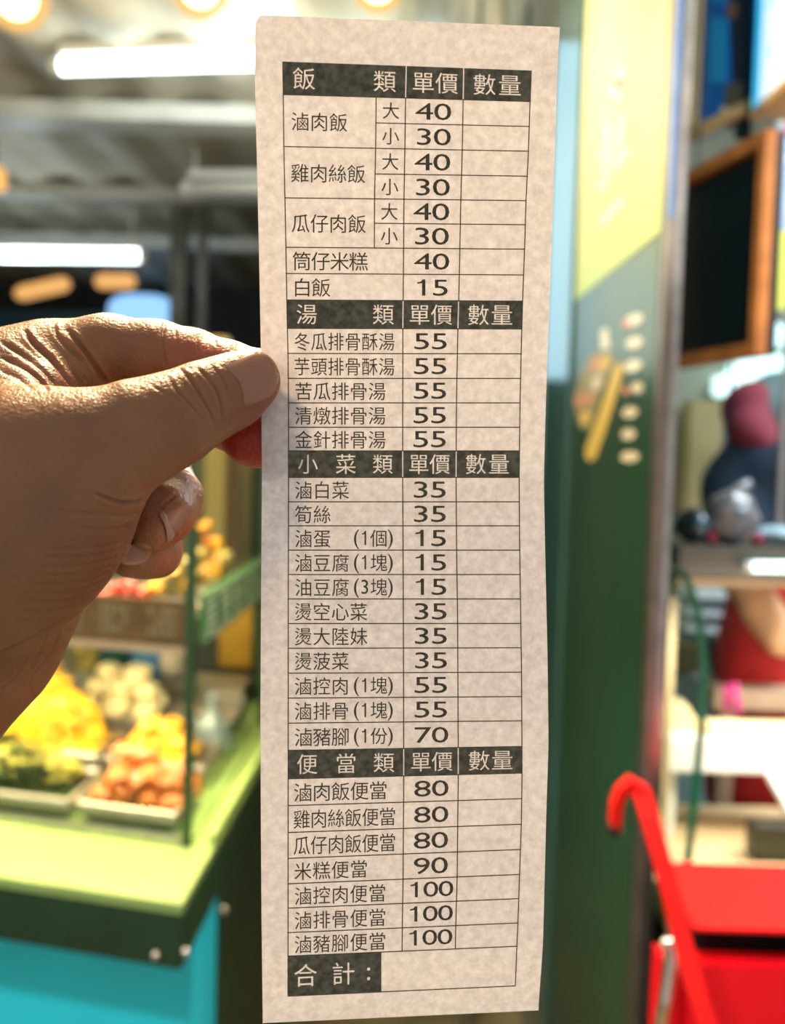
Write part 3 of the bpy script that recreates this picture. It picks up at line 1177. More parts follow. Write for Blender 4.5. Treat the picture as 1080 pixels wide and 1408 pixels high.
# red of light shining through the fingers, put into the skin colour
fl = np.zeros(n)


def backlit_red(px, py, d, rad, amt):
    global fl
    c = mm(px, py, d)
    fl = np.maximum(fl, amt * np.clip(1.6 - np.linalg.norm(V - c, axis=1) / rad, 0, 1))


backlit_red(350, 600, 234, 15, 1.0)
backlit_red(330, 500, 236, 13, 0.45)
backlit_red(300, 500, 240, 12, 0.35)
backlit_red(215, 735, 244, 11, 0.22)
backlit_red(235, 690, 250, 11, 0.12)
backlit_red(200, 775, 247, 10, 0.10)
backlit_red(352, 545, 217, 9, 0.25)
at_ = em.attributes.new('backlit_red', 'FLOAT', 'POINT')
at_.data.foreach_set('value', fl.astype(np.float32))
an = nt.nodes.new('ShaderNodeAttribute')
an.attribute_name = 'backlit_red'
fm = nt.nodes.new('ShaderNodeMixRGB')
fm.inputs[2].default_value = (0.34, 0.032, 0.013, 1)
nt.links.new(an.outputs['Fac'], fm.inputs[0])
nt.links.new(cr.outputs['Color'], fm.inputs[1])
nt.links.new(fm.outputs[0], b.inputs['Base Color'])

em.name = 'hand'
em.polygons.foreach_set('use_smooth', [True] * len(em.polygons))
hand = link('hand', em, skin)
tag(hand, 'bare hand and wrist reaching in from the frame edge, pinching the paper slip', 'hand')

# ---- nails, laid on the finished skin
em.calc_loop_triangles()
tri = np.empty(len(em.loop_triangles) * 3, np.int32)
em.loop_triangles.foreach_get('vertices', tri)
tri = tri.reshape(-1, 3)
nailmat = mat('fingernail', (0.31, 0.14, 0.08), 0.25, coat=0.25, sss=0.3)
edgemat = mat('nail_free_edge', (0.33, 0.20, 0.135), 0.3, coat=0.2, sss=0.3)


def nail(outline, m, name, parent, dome=0.22, base=0.06, rings=10, nb=64):
    pts = [np.array(p, float) for p in outline]
    k = len(pts)
    loop = []
    for i in range(k):
        p0, p1, p2, p3 = pts[i - 1], pts[i], pts[(i + 1) % k], pts[(i + 2) % k]
        for q in range(nb // k):
            t = q / (nb // k)
            loop.append(0.5 * ((2 * p1) + (p2 - p0) * t + (2 * p0 - 5 * p1 + 4 * p2 - p3) * t * t + (3 * p1 - p0 - 3 * p2 + p3) * t ** 3))
    loop = np.array(loop)
    c = loop.mean(0)
    lo, hi = loop.min(0) - 12, loop.max(0) + 12
    near = np.where((PX[tri].min(1) < hi[0]) & (PX[tri].max(1) > lo[0]) & (PY[tri].min(1) < hi[1]) & (PY[tri].max(1) > lo[1]))[0]
    used, inv = np.unique(tri[near], return_inverse=True)
    bvh = BVHTree.FromPolygons(V2[used].tolist(), inv.reshape(-1, 3).tolist())

    def hit(px, py):
        d = Vector(((px - 540) / F, -(py - 704) / F, 1)).normalized()
        r = bvh.ray_cast(Vector((0, 0, 0)), d)
        return r[0].z if r[0] is not None else None
    # the nail's own smooth curved surface: quadratic depth fitted to the skin below it
    A, bb = [], []
    for r in np.linspace(0, 1.0, 9):
        for p in loop[::4]:
            q = c + (p - c) * r
            z = hit(*q)
            if z is not None:
                u, v = (q - c) / 30
                A.append([1, u, v, u * u, u * v, v * v])
                bb.append(z)
    A, bb = np.array(A), np.array(bb)
    wgt = np.ones(len(bb))
    for _ in range(4):
        cf = np.linalg.lstsq(A * wgt[:, None], bb * wgt, rcond=None)[0]
        res = np.abs(A @ cf - bb)
        wgt = 1 / (1 + (res / 0.6) ** 2)
    vs, fs = [], []
    for j in range(rings + 1):
        r = j / rings
        for p in loop:
            q = c + (p - c) * r
            u, v = (q - c) / 30
            z = cf @ np.array([1, u, v, u * u, u * v, v * v])
            zz = hit(*q)
            if zz is not None:
                z = min(z, zz + 0.05)
            z -= base + dome * (1 - r ** 3)
            if j == rings and zz is not None:
                z = max(z, zz - 0.06)
            vs.append(mm(q[0], q[1], z).astype(float))
    nl = len(loop)
    for j in range(rings):
        for i in range(nl):
            i2 = (i + 1) % nl
            fs.append([j * nl + i, j * nl + i2, (j + 1) * nl + i2, (j + 1) * nl + i])
    wv = cam_to_world(np.array(vs))
    o = mesh(name, wv.tolist(), fs, m, parent, True)
    bm = bmesh.new()
    bm.from_mesh(o.data)
    bmesh.ops.remove_doubles(bm, verts=bm.verts, dist=1e-7)
    bmesh.ops.recalc_face_normals(bm, faces=bm.faces)
    bm.to_mesh(o.data)
    bm.free()
    return o


nail([(310, 503), (328, 494), (350, 483), (366, 485), (379, 497), (384, 514), (381, 530), (373, 544), (356, 552), (338, 557),
      (334, 540), (329, 525), (320, 514)], nailmat, 'thumbnail', hand)
rn = nail([(219, 707), (229, 699), (241, 692), (250, 692), (257, 699), (257, 709), (248, 726), (237, 739), (231, 745), (229, 732), (225, 719)],
          nailmat, 'fingernail', hand)
nail([(219, 707), (225, 703), (233, 717), (240, 735), (231, 746), (229, 732), (225, 719)], edgemat, 'nail_tip', rn, dome=0.2, base=0.5)
nail([(165, 771), (170, 762), (177, 750), (189, 745), (203, 748), (209, 754), (207, 764), (198, 773), (184, 777), (171, 777)], nailmat, 'fingernail', hand)
# ------------------------------------------------------------------ left: counter and display case
WZ = 0.95
C_ = on_z(250, 1243, WZ)
LFT = on_z(0, 1205, WZ)
u = (C_ - LFT).normalized()                       # along the front edge, towards the corner
RBK = on_z(357, 1052, WZ)
v = (RBK - C_).normalized()                       # along the open side, away from the camera
NF = Vector((u.y, -u.x, 0)).normalized()          # out of the front
if NF.y > 0:
    NF = -NF
NS = Vector((v.y, -v.x, 0)).normalized()          # out of the side
if NS.x < 0:
    NS = -NS
FARL = C_ - u * 1.5
BK = C_ + v * 0.85
BKL = FARL + v * 0.85


def gp(a, b, z):
    """a metres in from the corner along the front, b metres back along the side"""
    p = C_ - u * a + v * b
    return Vector((p.x, p.y, z))


t = empty('food_counter', (C_.x - 0.4, C_.y + 0.4, 0), 'long green food counter with pale lit top and cyan front under the display case', 'counter')
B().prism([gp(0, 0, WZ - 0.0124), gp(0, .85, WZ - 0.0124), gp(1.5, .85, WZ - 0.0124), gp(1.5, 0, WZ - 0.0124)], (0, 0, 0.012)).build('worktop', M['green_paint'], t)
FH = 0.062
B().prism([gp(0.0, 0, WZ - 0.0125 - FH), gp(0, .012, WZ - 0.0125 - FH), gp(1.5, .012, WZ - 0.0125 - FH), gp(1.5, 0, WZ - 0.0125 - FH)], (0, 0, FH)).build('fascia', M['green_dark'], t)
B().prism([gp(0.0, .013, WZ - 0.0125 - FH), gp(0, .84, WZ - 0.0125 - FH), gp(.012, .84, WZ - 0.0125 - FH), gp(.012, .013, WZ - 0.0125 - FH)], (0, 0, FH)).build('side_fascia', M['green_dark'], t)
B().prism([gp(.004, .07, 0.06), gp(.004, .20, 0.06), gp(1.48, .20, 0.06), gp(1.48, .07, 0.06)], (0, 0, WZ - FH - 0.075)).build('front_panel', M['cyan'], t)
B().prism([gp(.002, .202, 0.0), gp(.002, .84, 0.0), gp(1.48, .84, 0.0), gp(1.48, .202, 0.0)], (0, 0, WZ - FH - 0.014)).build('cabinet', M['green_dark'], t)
B().prism([gp(.02, .09, 0.0), gp(.02, .2, 0.0), gp(1.46, .2, 0.0), gp(1.46, .09, 0.0)], (0, 0, 0.059)).build('plinth', M['black'], t)
for a, b, z in ((-0.003, .008, WZ - 0.058), (0.03, -0.002, WZ - 0.062)):
    B().ball(gp(a, b, z), 0.005).build('bolt', M['steel'], t, True)
B().ball(gp(0.0, .225, WZ - 0.115), 0.006).build('bolt', M['steel'], t, True)
# raised lip along the open side
B().prism([gp(.001, .16, WZ), gp(.001, .84, WZ), gp(.009, .84, WZ), gp(.009, .16, WZ)], (0, 0, 0.012)).build('side_lip', M['green_paint'], t)

# display case on the counter
Q = on_z(262, 1166, WZ)
ab = (Q - C_)
# solve Q = C - u*a + v*b
det = (-u.x) * v.y - (-u.y) * v.x
qa = (ab.x * v.y - ab.y * v.x) / det
qb = ((-u.x) * ab.y - (-u.y) * ab.x) / det
CASEH = 0.56
CB = 0.66                                        # back of the case
t = empty('display_case', gp(qa + .5, qb + .2, WZ), 'glass food display case with green corner post on the counter', 'display case')
M['post_green'] = mat('green_case_post', (0.02, 0.055, 0.018), 0.4)


def post(a, b, name='corner_post'):
    B().prism([gp(a, b, WZ), gp(a, b + .012, WZ), gp(a + .012, b + .012, WZ), gp(a + .012, b, WZ)], (0, 0, CASEH)).build(name, M['post_green'], t)


post(qa, qb)
post(qa, CB)
post(1.45, qb)
post(1.45, CB)
B().prism([gp(qa + .013, qb + .004, WZ + .008), gp(qa + .013, qb + .008, WZ + .008), gp(1.449, qb + .008, WZ + .008), gp(1.449, qb + .004, WZ + .008)], (0, 0, CASEH - .02)).build('front_glass', M['glass'], t)
B().prism([gp(qa + .004, qb + .013, WZ + .008), gp(qa + .004, CB - .001, WZ + .008), gp(qa + .008, CB - .001, WZ + .008), gp(qa + .008, qb + .013, WZ + .008)], (0, 0, CASEH - .02)).build('side_glass', M['glass'], t)
B().prism([gp(qa + .013, qb, WZ), gp(qa + .013, qb + .014, WZ), gp(1.449, qb + .014, WZ), gp(1.449, qb, WZ)], (0, 0, .008)).build('base_rail', M['steel'], t)
B().prism([gp(qa, qb + .013, WZ), gp(qa, CB - .001, WZ), gp(qa + .013, CB - .001, WZ), gp(qa + .013, qb + .013, WZ)], (0, 0, .008)).build('base_rail', M['green_paint'], t)
B().prism([gp(qa, qb, WZ + CASEH), gp(qa, CB + .012, WZ + CASEH), gp(1.462, CB + .012, WZ + CASEH), gp(1.462, qb, WZ + CASEH)], (0, 0, .02)).build('case_roof', M['green_dark'], t)
# shelf with its label boards
SZ = on_y(200, 826, gp(.3, qb, 0).y).z - 0.048
B().prism([gp(qa + .016, qb + .03, SZ), gp(qa + .016, CB - .03, SZ), gp(1.44, CB - .03, SZ), gp(1.44, qb + .03, SZ)], (0, 0, .010)).build('shelf', M['steel'], t)
lb = B().prism([gp(qa + .014, qb + .016, SZ - .002), gp(qa + .014, qb + .022, SZ - .002), gp(1.44, qb + .022, SZ - .002), gp(1.44, qb + .016, SZ - .002)], (0, 0, .058)).build('label_board', M['brown_board'], t)
bt = B()
rnd = random.Random(3)
x = qa + .03
while x < 0.6:
    wdt = 0.040
    for row in range(3):
        for ci in range(4):
            if rnd.random() < .8:
                bt.prism([gp(x + ci * .010, qb + .0155, SZ + .010 + row * .013), gp(x + ci * .010 + .007, qb + .0155, SZ + .010 + row * .013),
                          gp(x + ci * .010 + .007, qb + .0155, SZ + .019 + row * .013), gp(x + ci * .010, qb + .0155, SZ + .019 + row * .013)], NF * .0004)
    x += .066
    bt.build('printed_text', M['brown_text'], lb)
    bt = B()
B().prism([gp(qa + .014, qb + .016, SZ - .012), gp(qa + .014, qb + .026, SZ - .012), gp(1.44, qb + .026, SZ - .012), gp(1.44, qb + .016, SZ - .012)], (0, 0, .0095)).build('shelf_rail', M['pink_rail'], t)
sbz = SZ + .003
sd = B().prism([gp(qa - .010, qb + .014, sbz), gp(qa - .004, qb + .014, sbz), gp(qa - .004, CB - .02, sbz), gp(qa - .010, CB - .02, sbz)], (0, 0, .062)).build('side_label_board', M['sign_green'], t)
bt = B()
o1 = .0005
for row in (.004, .056):
    bt.prism([gp(qa - .0100, qb + .02, sbz + row), gp(qa - .0100, CB - .03, sbz + row), gp(qa - .0100, CB - .03, sbz + row + .002), gp(qa - .0100, qb + .02, sbz + row + .002)], NS * o1)
bt.build('printed_border', M['sign_white'], sd)
bt = B()
y = qb + .03
while y < CB - .08:
    for row in range(4):
        for ci in range(4):
            if rnd.random() < .72:
                yy, zz = y + ci * .013, sbz + .010 + row * .011
                bt.prism([gp(qa - .0100, yy, zz), gp(qa - .0100, yy + .010, zz), gp(qa - .0100, yy + .010, zz + .006), gp(qa - .0100, yy, zz + .006)], NS * o1)
    y += .085
    bt.build('printed_text', M['sign_white'], sd)
    bt = B()

# lamp strip inside, under the roof of the case and under the shelf
lt = empty('case_lamp', gp(.6, qb + .06, WZ + CASEH - .02), 'warm lamp strip fixed under the roof of the display case', 'lamp')
B().prism([gp(qa + .05, qb + .05, WZ + CASEH - .016), gp(qa + .05, qb + .075, WZ + CASEH - .016), gp(1.40, qb + .075, WZ + CASEH - .016), gp(1.40, qb + .05, WZ + CASEH - .016)], (0, 0, .014)).build('diffuser', M['warm_led'], lt)
B().prism([gp(qa + .04, qb + .045, WZ + CASEH - .002), gp(qa + .04, qb + .08, WZ + CASEH - .002), gp(1.41, qb + .08, WZ + CASEH - .002), gp(1.41, qb + .045, WZ + CASEH - .002)], (0, 0, .0018)).build('holder', M['white_metal'], lt)
lt = empty('case_lamp', gp(.6, qb + .1, SZ - .014), 'warm lamp strip fixed under the shelf of the display case', 'lamp')
B().prism([gp(qa + .05, qb + .035, SZ - .012), gp(qa + .05, qb + .055, SZ - .012), gp(1.40, qb + .055, SZ - .012), gp(1.40, qb + .035, SZ - .012)], (0, 0, .0115)).build('diffuser', M['warm_led'], lt)
p = gp(.32, qb + .06, SZ - .02)
light('case_glow', 'AREA', p, 8.5, (1.0, 0.78, 0.46), .75, p + Vector((0.0, .10, -1)), .06)
p = gp(.32, qb + .08, WZ + CASEH - .03)
light('case_top_glow', 'AREA', p, 8.0, (1.0, 0.78, 0.45), .75, p + Vector((0, .02, -1)), .06)

# ---- trays and food
M['tray'] = mat('steel_tray', (0.50, 0.44, 0.38), 0.5, 1.0)


def tray(a0, a1, b0, b1, z, h, label):
    bb = B()
    th = .0015
    bb.prism([gp(a0, b0, z), gp(a0, b1, z), gp(a1, b1, z), gp(a1, b0, z)], (0, 0, th))
    for (p, q_) in (((a0, b0), (a1, b0)), ((a0, b1), (a1, b1)), ((a0, b0), (a0, b1)), ((a1, b0), (a1, b1))):
        P0, P1 = gp(p[0], p[1], z), gp(q_[0], q_[1], z)
        d = (P1 - P0).normalized()
        s = d.cross(Z) * th
        bb.box(P0, P1 - P0, s, Vector((0, 0, h)))
    # rolled rim
    ring = [gp(a0, b0, z + h), gp(a0, b1, z + h), gp(a1, b1, z + h), gp(a1, b0, z + h), gp(a0, b0, z + h)]
    bb.tube(ring, .004, 8)
    o = bb.build('food_tray', M['tray'])
    return tag(o, label, 'tray', 'steel food trays')


def from_px(px, py, b):
    """counter coordinate a of a pixel on the vertical plane b behind the front edge, and the height there"""
    P0 = gp(0, b, 0)
    nrm = NF
    r = ray(px, py)
    E = Vector((0, 0, EYE))
    s = (P0 - E).dot(nrm) / r.dot(nrm)
    p = E + r * s
    d = p - C_
    a = (d.x * v.y - d.y * v.x) / det
    return a, p.z, p


TZ = WZ + .012
aR = qa + .03
a_split = from_px(112, 1120, qb + .06)[0]
tray(aR, a_split - .008, qb + .03, qb + .15, TZ, .014, 'front steel tray of fried bean curd beside the green corner post')
tray(a_split + .008, a_split + .30, qb + .03, qb + .15, TZ, .014, 'front steel tray of dark leafy greens')
TZ2 = from_px(200, 1030, qb + .20)[1] - .03
a2 = from_px(150, 1000, qb + .2)[0]
tray(aR, a2, qb + .19, qb + .30, TZ2, .014, 'second steel tray of golden rolls behind the bean curd')
tray(a2 + .016, a2 + .32, qb + .19, qb + .32, TZ2, .014, 'second steel tray under the yellow shredded heap')
TZ3 = from_px(150, 962, qb + .38)[1] - .03
tray(aR, a2 + .20, qb + .34, qb + .46, TZ3, .012, 'rear steel tray with the pale dumpling heap')
# risers under the raised trays
for b0, b1, zz, lab in ((qb + .185, qb + .325, TZ2, 'low steel stand under the second row of trays'), (qb + .335, qb + .465, TZ3, 'taller steel stand under the rear tray')):
    o = B().prism([gp(aR, b0, WZ + .0005), gp(aR, b1, WZ + .0005), gp(a2 + .32, b1, WZ + .0005), gp(a2 + .32, b0, WZ + .0005)], (0, 0, zz - WZ - .001)).build('tray_stand', M['steel'])
    tag(o, lab, 'stand')

FOOD = {
    'tofu': mat('fried_bean_curd', (0.46, 0.115, 0.007), 0.45, var=0.45, vscale=60, coat=0.1, bump=0.3, bscale=120),
    'tofu2': mat('red_braised_piece', (0.62, 0.13, 0.015), 0.3, var=0.4, vscale=60, coat=0.5, bump=0.3, bscale=120),
    'gold': mat('golden_roll', (0.80, 0.36, 0.020), 0.35, var=0.35, vscale=60, coat=0.4, bump=0.3, bscale=140),
    'yellow': mat('yellow_shreds', (0.92, 0.44, 0.015), 0.4, var=0.3, vscale=80, coat=0.3),
    'greens': mat('cooked_greens', (0.020, 0.036, 0.006), 0.6, var=0.6, vscale=70, spec=.15),
    'stem': mat('green_stems', (0.22, 0.19, 0.025), 0.5, var=0.5, vscale=70, spec=.2),
    'pale': mat('pale_dumpling', (0.85, 0.70, 0.38), 0.4, var=0.2, vscale=40, coat=0.2),
    'white': mat('white_cup', (0.85, 0.72, 0.58), 0.4),
    'red': mat('red_pepper', (0.65, 0.03, 0.012), 0.25, var=0.3, vscale=60, coat=0.6),
    'olive': mat('olive_piece', (0.50, 0.38, 0.10), 0.35, var=0.4, vscale=60, coat=0.4),
    'blue': mat('blue_plastic', (0.10, 0.28, 0.55), 0.35),
    'teal': mat('dark_teal_plastic', (0.015, 0.09, 0.08), 0.4),
}


def food_proto(kind, rx, ry, rz, seed, sq, m):
    o = B().ball((0, 0, 0), rx, ry, rz, 20, 12, jit=.28, seed=seed, sq=sq).build(kind, m, None, True)
    return o


def scatter(kind, protos, spots, labels, cat, group):
    """copies of a few pieces; each spot: position, turn, scale"""
    first = {}
    for i, (p, rot, s) in enumerate(spots):
        k = i % len(protos)
        if k not in first:
            o = protos[k]
            first[k] = o
        else:
            o = protos[k].copy()
            COL.objects.link(o)
        o.location = p
        o.rotation_euler = rot
        o.scale = (s, s, s)
        tag(o, labels[i] if isinstance(labels, list) else labels, cat, group)


def pile(px0, px1, b0, b1, z, n, step, rnd, size, levels):
    """heap positions: a_min..a_max from pixels, stacked in layers"""
    out = []
    aL, aRr = from_px(px0, 1100, b0)[0], from_px(px1, 1100, b0)[0]
    for lv in range(levels):
        sh = lv * size * .45
        na = max(1, int((aL - aRr - 2 * sh) / step))
        nb = max(1, int((b1 - b0 - 1.2 * sh) / step))
        for i in range(na):
            for j in range(nb):
                a = aRr + sh + (i + .5) * (aL - aRr - 2 * sh) / na + rnd.uniform(-.1, .1) * step
                b = b0 + sh * .6 + (j + .5) * (b1 - b0 - 1.2 * sh) / nb + rnd.uniform(-.1, .1) * step
                p = gp(a, b, z + size * .5 + lv * size * .72)
                out.append((p, (rnd.uniform(-.3, .3), rnd.uniform(-.3, .3), rnd.uniform(0, 6)), rnd.uniform(.92, 1.12)))
    return out[:n]


rnd = random.Random(11)
sp = pile(122, 252, qb + .045, qb + .14, TZ, 40, .030, rnd, .027, 2)
top = max(q_[0].z for q_ in sp)
lab = []
for i, q_ in enumerate(sp):
    lab.append('orange brown fried bean curd piece in the front tray by the corner post')
scatter('bean_curd', [food_proto('bean_curd', .0165, .0155, .0145, i + 1, .62, FOOD['tofu']) for i in range(4)], sp, lab, 'bean curd', 'fried bean curd in the front tray')
sp2 = [(gp(from_px(px, py, qb + .125)[0], qb + .125, from_px(px, py, qb + .125)[1]), (rnd.random(), rnd.random(), rnd.random() * 6), 1) for px, py in ((180, 1072), (196, 1070), (168, 1084), (205, 1086))]
sp2 = [(Vector((p.x, p.y, top + .020)), r_, s) for p, r_, s in sp2]
scatter('braised_piece', [food_proto('braised_piece', .017, .014, .012, i + 20, .75, FOOD['tofu2']) for i in range(2)], sp2,
        'reddish orange glossy piece lying on top of the fried bean curd', 'food', 'red braised pieces on the bean curd')
sp = pile(160, 258, qb + .205, qb + .29, TZ2, 40, .027, rnd, .026, 3)
scatter('golden_roll', [food_proto('golden_roll', .019, .0125, .0125, i + 30, .8, FOOD['gold']) for i in range(3)], sp,
        'golden yellow roll in the second tray behind the bean curd', 'food', 'golden rolls in the second tray')
sp = pile(92, 215, qb + .355, qb + .45, TZ3, 30, .044, rnd, .036, 3)
scatter('dumpling', [food_proto('dumpling', .026, .021, .019, i + 40, .9, FOOD['pale']) for i in range(3)], sp,
        'pale cream dumpling in the heap at the back of the case', 'dumpling', 'pale dumplings in the rear tray')


def shreds(name, a0, a1, b0, b1, z, hgt, n, m, label, cat, seed, ln=.05, r=.0022, flat=1.0):
    rr = random.Random(seed)
    bb = B()
    # body of the heap, and loose strands over it
    ca, cb_ = (a0 + a1) / 2, (b0 + b1) / 2
    for i in range(n):
        fa, fb_ = rr.uniform(-1, 1), rr.uniform(-1, 1)
        rad = min(1, math.hypot(fa, fb_))
        zz = z + .004 + hgt * (1 - rad ** 2) * rr.uniform(.55, 1.0)
        p = gp(ca + fa * .86 * (a1 - a0) / 2, cb_ + fb_ * .72 * (b1 - b0) / 2, zz)
        d = Vector((rr.uniform(-1, 1), rr.uniform(-1, 1), rr.uniform(-.3, .3))).normalized() * ln
        bend = Vector((rr.uniform(-1, 1), rr.uniform(-1, 1), rr.uniform(.0, .8))) * ln * .25
        bb.tube([p - d / 2, p + bend, p + d / 2], [r * .7, r, r * .6], 6)
    bb.ball(gp(ca, cb_, z + .001), (a1 - a0) / 2 * .90, (b1 - b0) / 2 * .82, hgt * .85, 24, 12, jit=.15, seed=seed)
    for q_ in bb.v:
        q_.z = max(q_.z, z + .002)
    o = bb.build(name, m, None, True)
    o['kind'] = 'stuff'
    return tag(o, label, cat)


shreds('shredded_greens', a_split + .012, a_split + .29, qb + .04, qb + .145, TZ, .062, 330, FOOD['greens'], 'heap of dark cooked leafy greens at the front of the case', 'vegetables', 5, .05, .0035)
shreds('green_stalks', a_split + .012, a_split + .24, qb + .05, qb + .145, TZ + .02, .044, 34, FOOD['stem'], 'loose olive stalks strewn over the dark greens', 'vegetables', 6, .045, .003)
zt = from_px(60, 912, qb + .25)[1]
shreds('yellow_shreds', a2 + .022, a2 + .31, qb + .20, qb + .315, TZ2, max(.06, zt - TZ2), 420, FOOD['yellow'], 'tall bright yellow heap of shredded vegetable beside the wrist', 'vegetables', 7, .05, .0035)

# cups, a blue tub and dark boxes at the back of the case
ZB = TZ3
def tub(px, py_base, b, r0, r1, h, m, label, name='tub', cat='tub'):
    a, z, p = from_px(px, py_base, b)
    bb = B()
    c = Vector((p.x, p.y, 0))
    n_ = 20
    z0 = WZ + .0005
    ring = lambda r, zz: [Vector((c.x + r * math.cos(2 * PI * i / n_), c.y + r * math.sin(2 * PI * i / n_), zz)) for i in range(n_)]
    prof = [(r0, z), (r1, z + h), (r1 + .003, z + h + .002), (r1 - .002, z + h + .002), (r0 - .002, z + .004)]
    vs_, fs_ = [], []
    for r_, zz in prof:
        vs_ += ring(r_, zz)
    for i in range(len(prof) - 1):
        for k_ in range(n_):
            fs_.append([i * n_ + k_, i * n_ + (k_ + 1) % n_, (i + 1) * n_ + (k_ + 1) % n_, (i + 1) * n_ + k_])
    fs_.append(list(range(n_))[::-1])
    fs_.append([4 * n_ + k_ for k_ in range(n_)])
    bb.add(vs_, fs_)
    return tag(bb.build(name, m, None, True), label, cat), p, z


ped = B().prism([gp(aR, qb + .475, WZ + .0005), gp(aR, qb + .56, WZ + .0005), gp(a2 + .3, qb + .56, WZ + .0005), gp(a2 + .3, qb + .475, WZ + .0005)], (0, 0, from_px(200, 926, qb + .51)[1] - WZ - .001)).build('tray_stand', M['steel'])
tag(ped, 'tallest steel stand at the back of the display case', 'stand')
tub(236, 926, qb + .515, .022, .026, .045, FOOD['white'], 'pale pinkish cup near the corner post at the back', 'cup', 'cup')
tub(252, 926, qb + .530, .016, .019, .06, FOOD['white'], 'narrow pale cup right behind the corner post', 'cup', 'cup')
tub(208, 926, qb + .515, .034, .038, .065, FOOD['blue'], 'blue plastic tub at the back under the shelf', 'tub')
tub(160, 926, qb + .515, .030, .034, .055, FOOD['teal'], 'dark teal plastic tub beside the blue one', 'tub')
tub(122, 926, qb + .515, .028, .032, .055, FOOD['olive'], 'olive plastic tub next to the palm', 'tub')

# food on the shelf
SH = SZ + .011
tray(qa + .02, .62, qb + .05, qb + .15, SH, .012, 'shallow steel tray on the shelf, in front')
tray(qa + .02, .62, qb + .18, qb + .34, SH, .012, 'shallow steel tray on the shelf, further back')
sp = []
for px, py in ((148, 806), (160, 800), (172, 797), (185, 800), (155, 815), (170, 812), (182, 812), (140, 812), (130, 806), (192, 808)):
    a, z, p = from_px(px, py, qb + .085)
    sp.append((p, (rnd.random(), rnd.random(), rnd.random() * 6), rnd.uniform(.85, 1.1)))
sp = [(Vector((p.x, p.y + (i % 3) * .012, max(SH + .012, p.z - .012))), r_, s) for i, (p, r_, s) in enumerate(sp)]
scatter('red_pepper', [food_proto('red_pepper', .013, .009, .009, i + 50, .9, FOOD['red']) for i in range(3)], sp, 'red glossy pepper piece on the shelf under the little finger', 'pepper', 'red pepper pieces on the shelf')
sp = []
for i in range(26):
    px, py = rnd.uniform(196, 262), 0
    f_ = (px - 196) / 66
    py = rnd.uniform(818 - 50 * f_, 818)
    a, z, p = from_px(px, py, qb + .10)
    sp.append((Vector((p.x, p.y + rnd.uniform(0, .05), max(SH + .012, p.z))), (rnd.random() * 3, rnd.random() * 3, rnd.random() * 6), rnd.uniform(.8, 1.2)))
scatter('fried_ball', [food_proto('fried_ball', .010, .009, .009, i + 60, 1, FOOD[k_]) for i, k_ in enumerate(('olive', 'gold', 'olive', 'gold'))], sp,
        'small golden or olive fried ball on the shelf between red peppers and corner post', 'food', 'fried balls on the shelf')
sp = []
for i in range(20):
    px = rnd.uniform(273, 322)
    py = rnd.uniform(812 - (px - 270) * .9, 812 - (px - 270) * .35) - 12
    a, z, p = from_px(px, py, qb + .30)
    sp.append((Vector((p.x, p.y, max(SH + .012, p.z))), (rnd.random() * 3, rnd.random() * 3, rnd.random() * 6), rnd.uniform(.85, 1.2)))
sp += [(from_px(px, py, qb + .30)[2], (rnd.random(), rnd.random(), rnd.random() * 6), 1) for px, py in ((283, 724), (290, 745), (298, 748), (280, 760))]
scatter('fried_fritter', [food_proto('fried_fritter', .013, .011, .010, i + 70, 1, FOOD[k_]) for i, k_ in enumerate(('gold', 'tofu', 'gold', 'olive'))], sp,
        'orange gold fried fritter heaped at the shelf end, beyond the corner post', 'food', 'fritters at the shelf end')

# behind the case, towards the slip: a tall dark frame, an orange box, a folded clear bag
a = at(360, 760, 1.96)
o = B().box((a.x - .016, a.y, 0), (.05, 0, 0), (0, .05, 0), (0, 0, 1.44)).build('door_post', mat('bottle_green_post', (0.006, 0.035, 0.012), .4))
tag(o, 'dark bottle-green upright standing behind the counter, at the edge of the slip', 'post')
M['orange_box'] = mat('orange_carton', (0.78, 0.42, 0.05), .55, var=.15, vscale=10)
a0, a1 = at(300, 918, 2.05), at(350, 842, 2.05)
o = B().box((a0.x, a0.y, a0.z), (a1.x - a0.x, 0, 0), (0, .12, 0), (0, 0, .14), bev=.004).build('carton', M['orange_box'])
tag(o, 'orange yellow carton beyond the side glass, below the green label board', 'box')
zc = a0.z
o = B().box((a0.x - .1, a0.y - .02, zc - .03), (.17, 0, 0), (0, .36, 0), (0, 0, .0299)).box((a0.x - .08, a0.y, 0), (.13, 0, 0), (0, .3, 0), (0, 0, zc - .03)).build('side_table', M['wall_dark'])
tag(o, 'dark side table behind the display case, carrying the orange carton', 'table')
M['bag'] = mat('clear_plastic_bag', (0.55, 0.68, 0.75), .15, trans=.6, coat=.6)
a, z, p = from_px(303, 1060, qb + .33)
bb = B()
vs_, fs_ = [], []
n_ = 22
p = p - u * .016
prof = [(.030, 0), (.033, .008), (.030, .025), (.022, .05), (.008, .075), (.003, .082), (.010, .095)]
for r_, h_ in prof:
    for k_ in range(n_):
        an = 2 * PI * k_ / n_
        rr = r_ * (1 + .16 * math.sin(5 * an + h_ * 60))
        vs_.append(Vector((p.x + rr * math.cos(an), p.y + rr * math.sin(an), WZ + .013 + h_)))
for i in range(len(prof) - 1):
    for k_ in range(n_):
        fs_.append([i * n_ + k_, i * n_ + (k_ + 1) % n_, (i + 1) * n_ + (k_ + 1) % n_, (i + 1) * n_ + k_])
fs_.append(list(range(n_))[::-1])
bb.add(vs_, fs_)
tag(bb.build('plastic_bag', M['bag'], None, True), 'gathered clear plastic bag beside the corner post', 'bag')
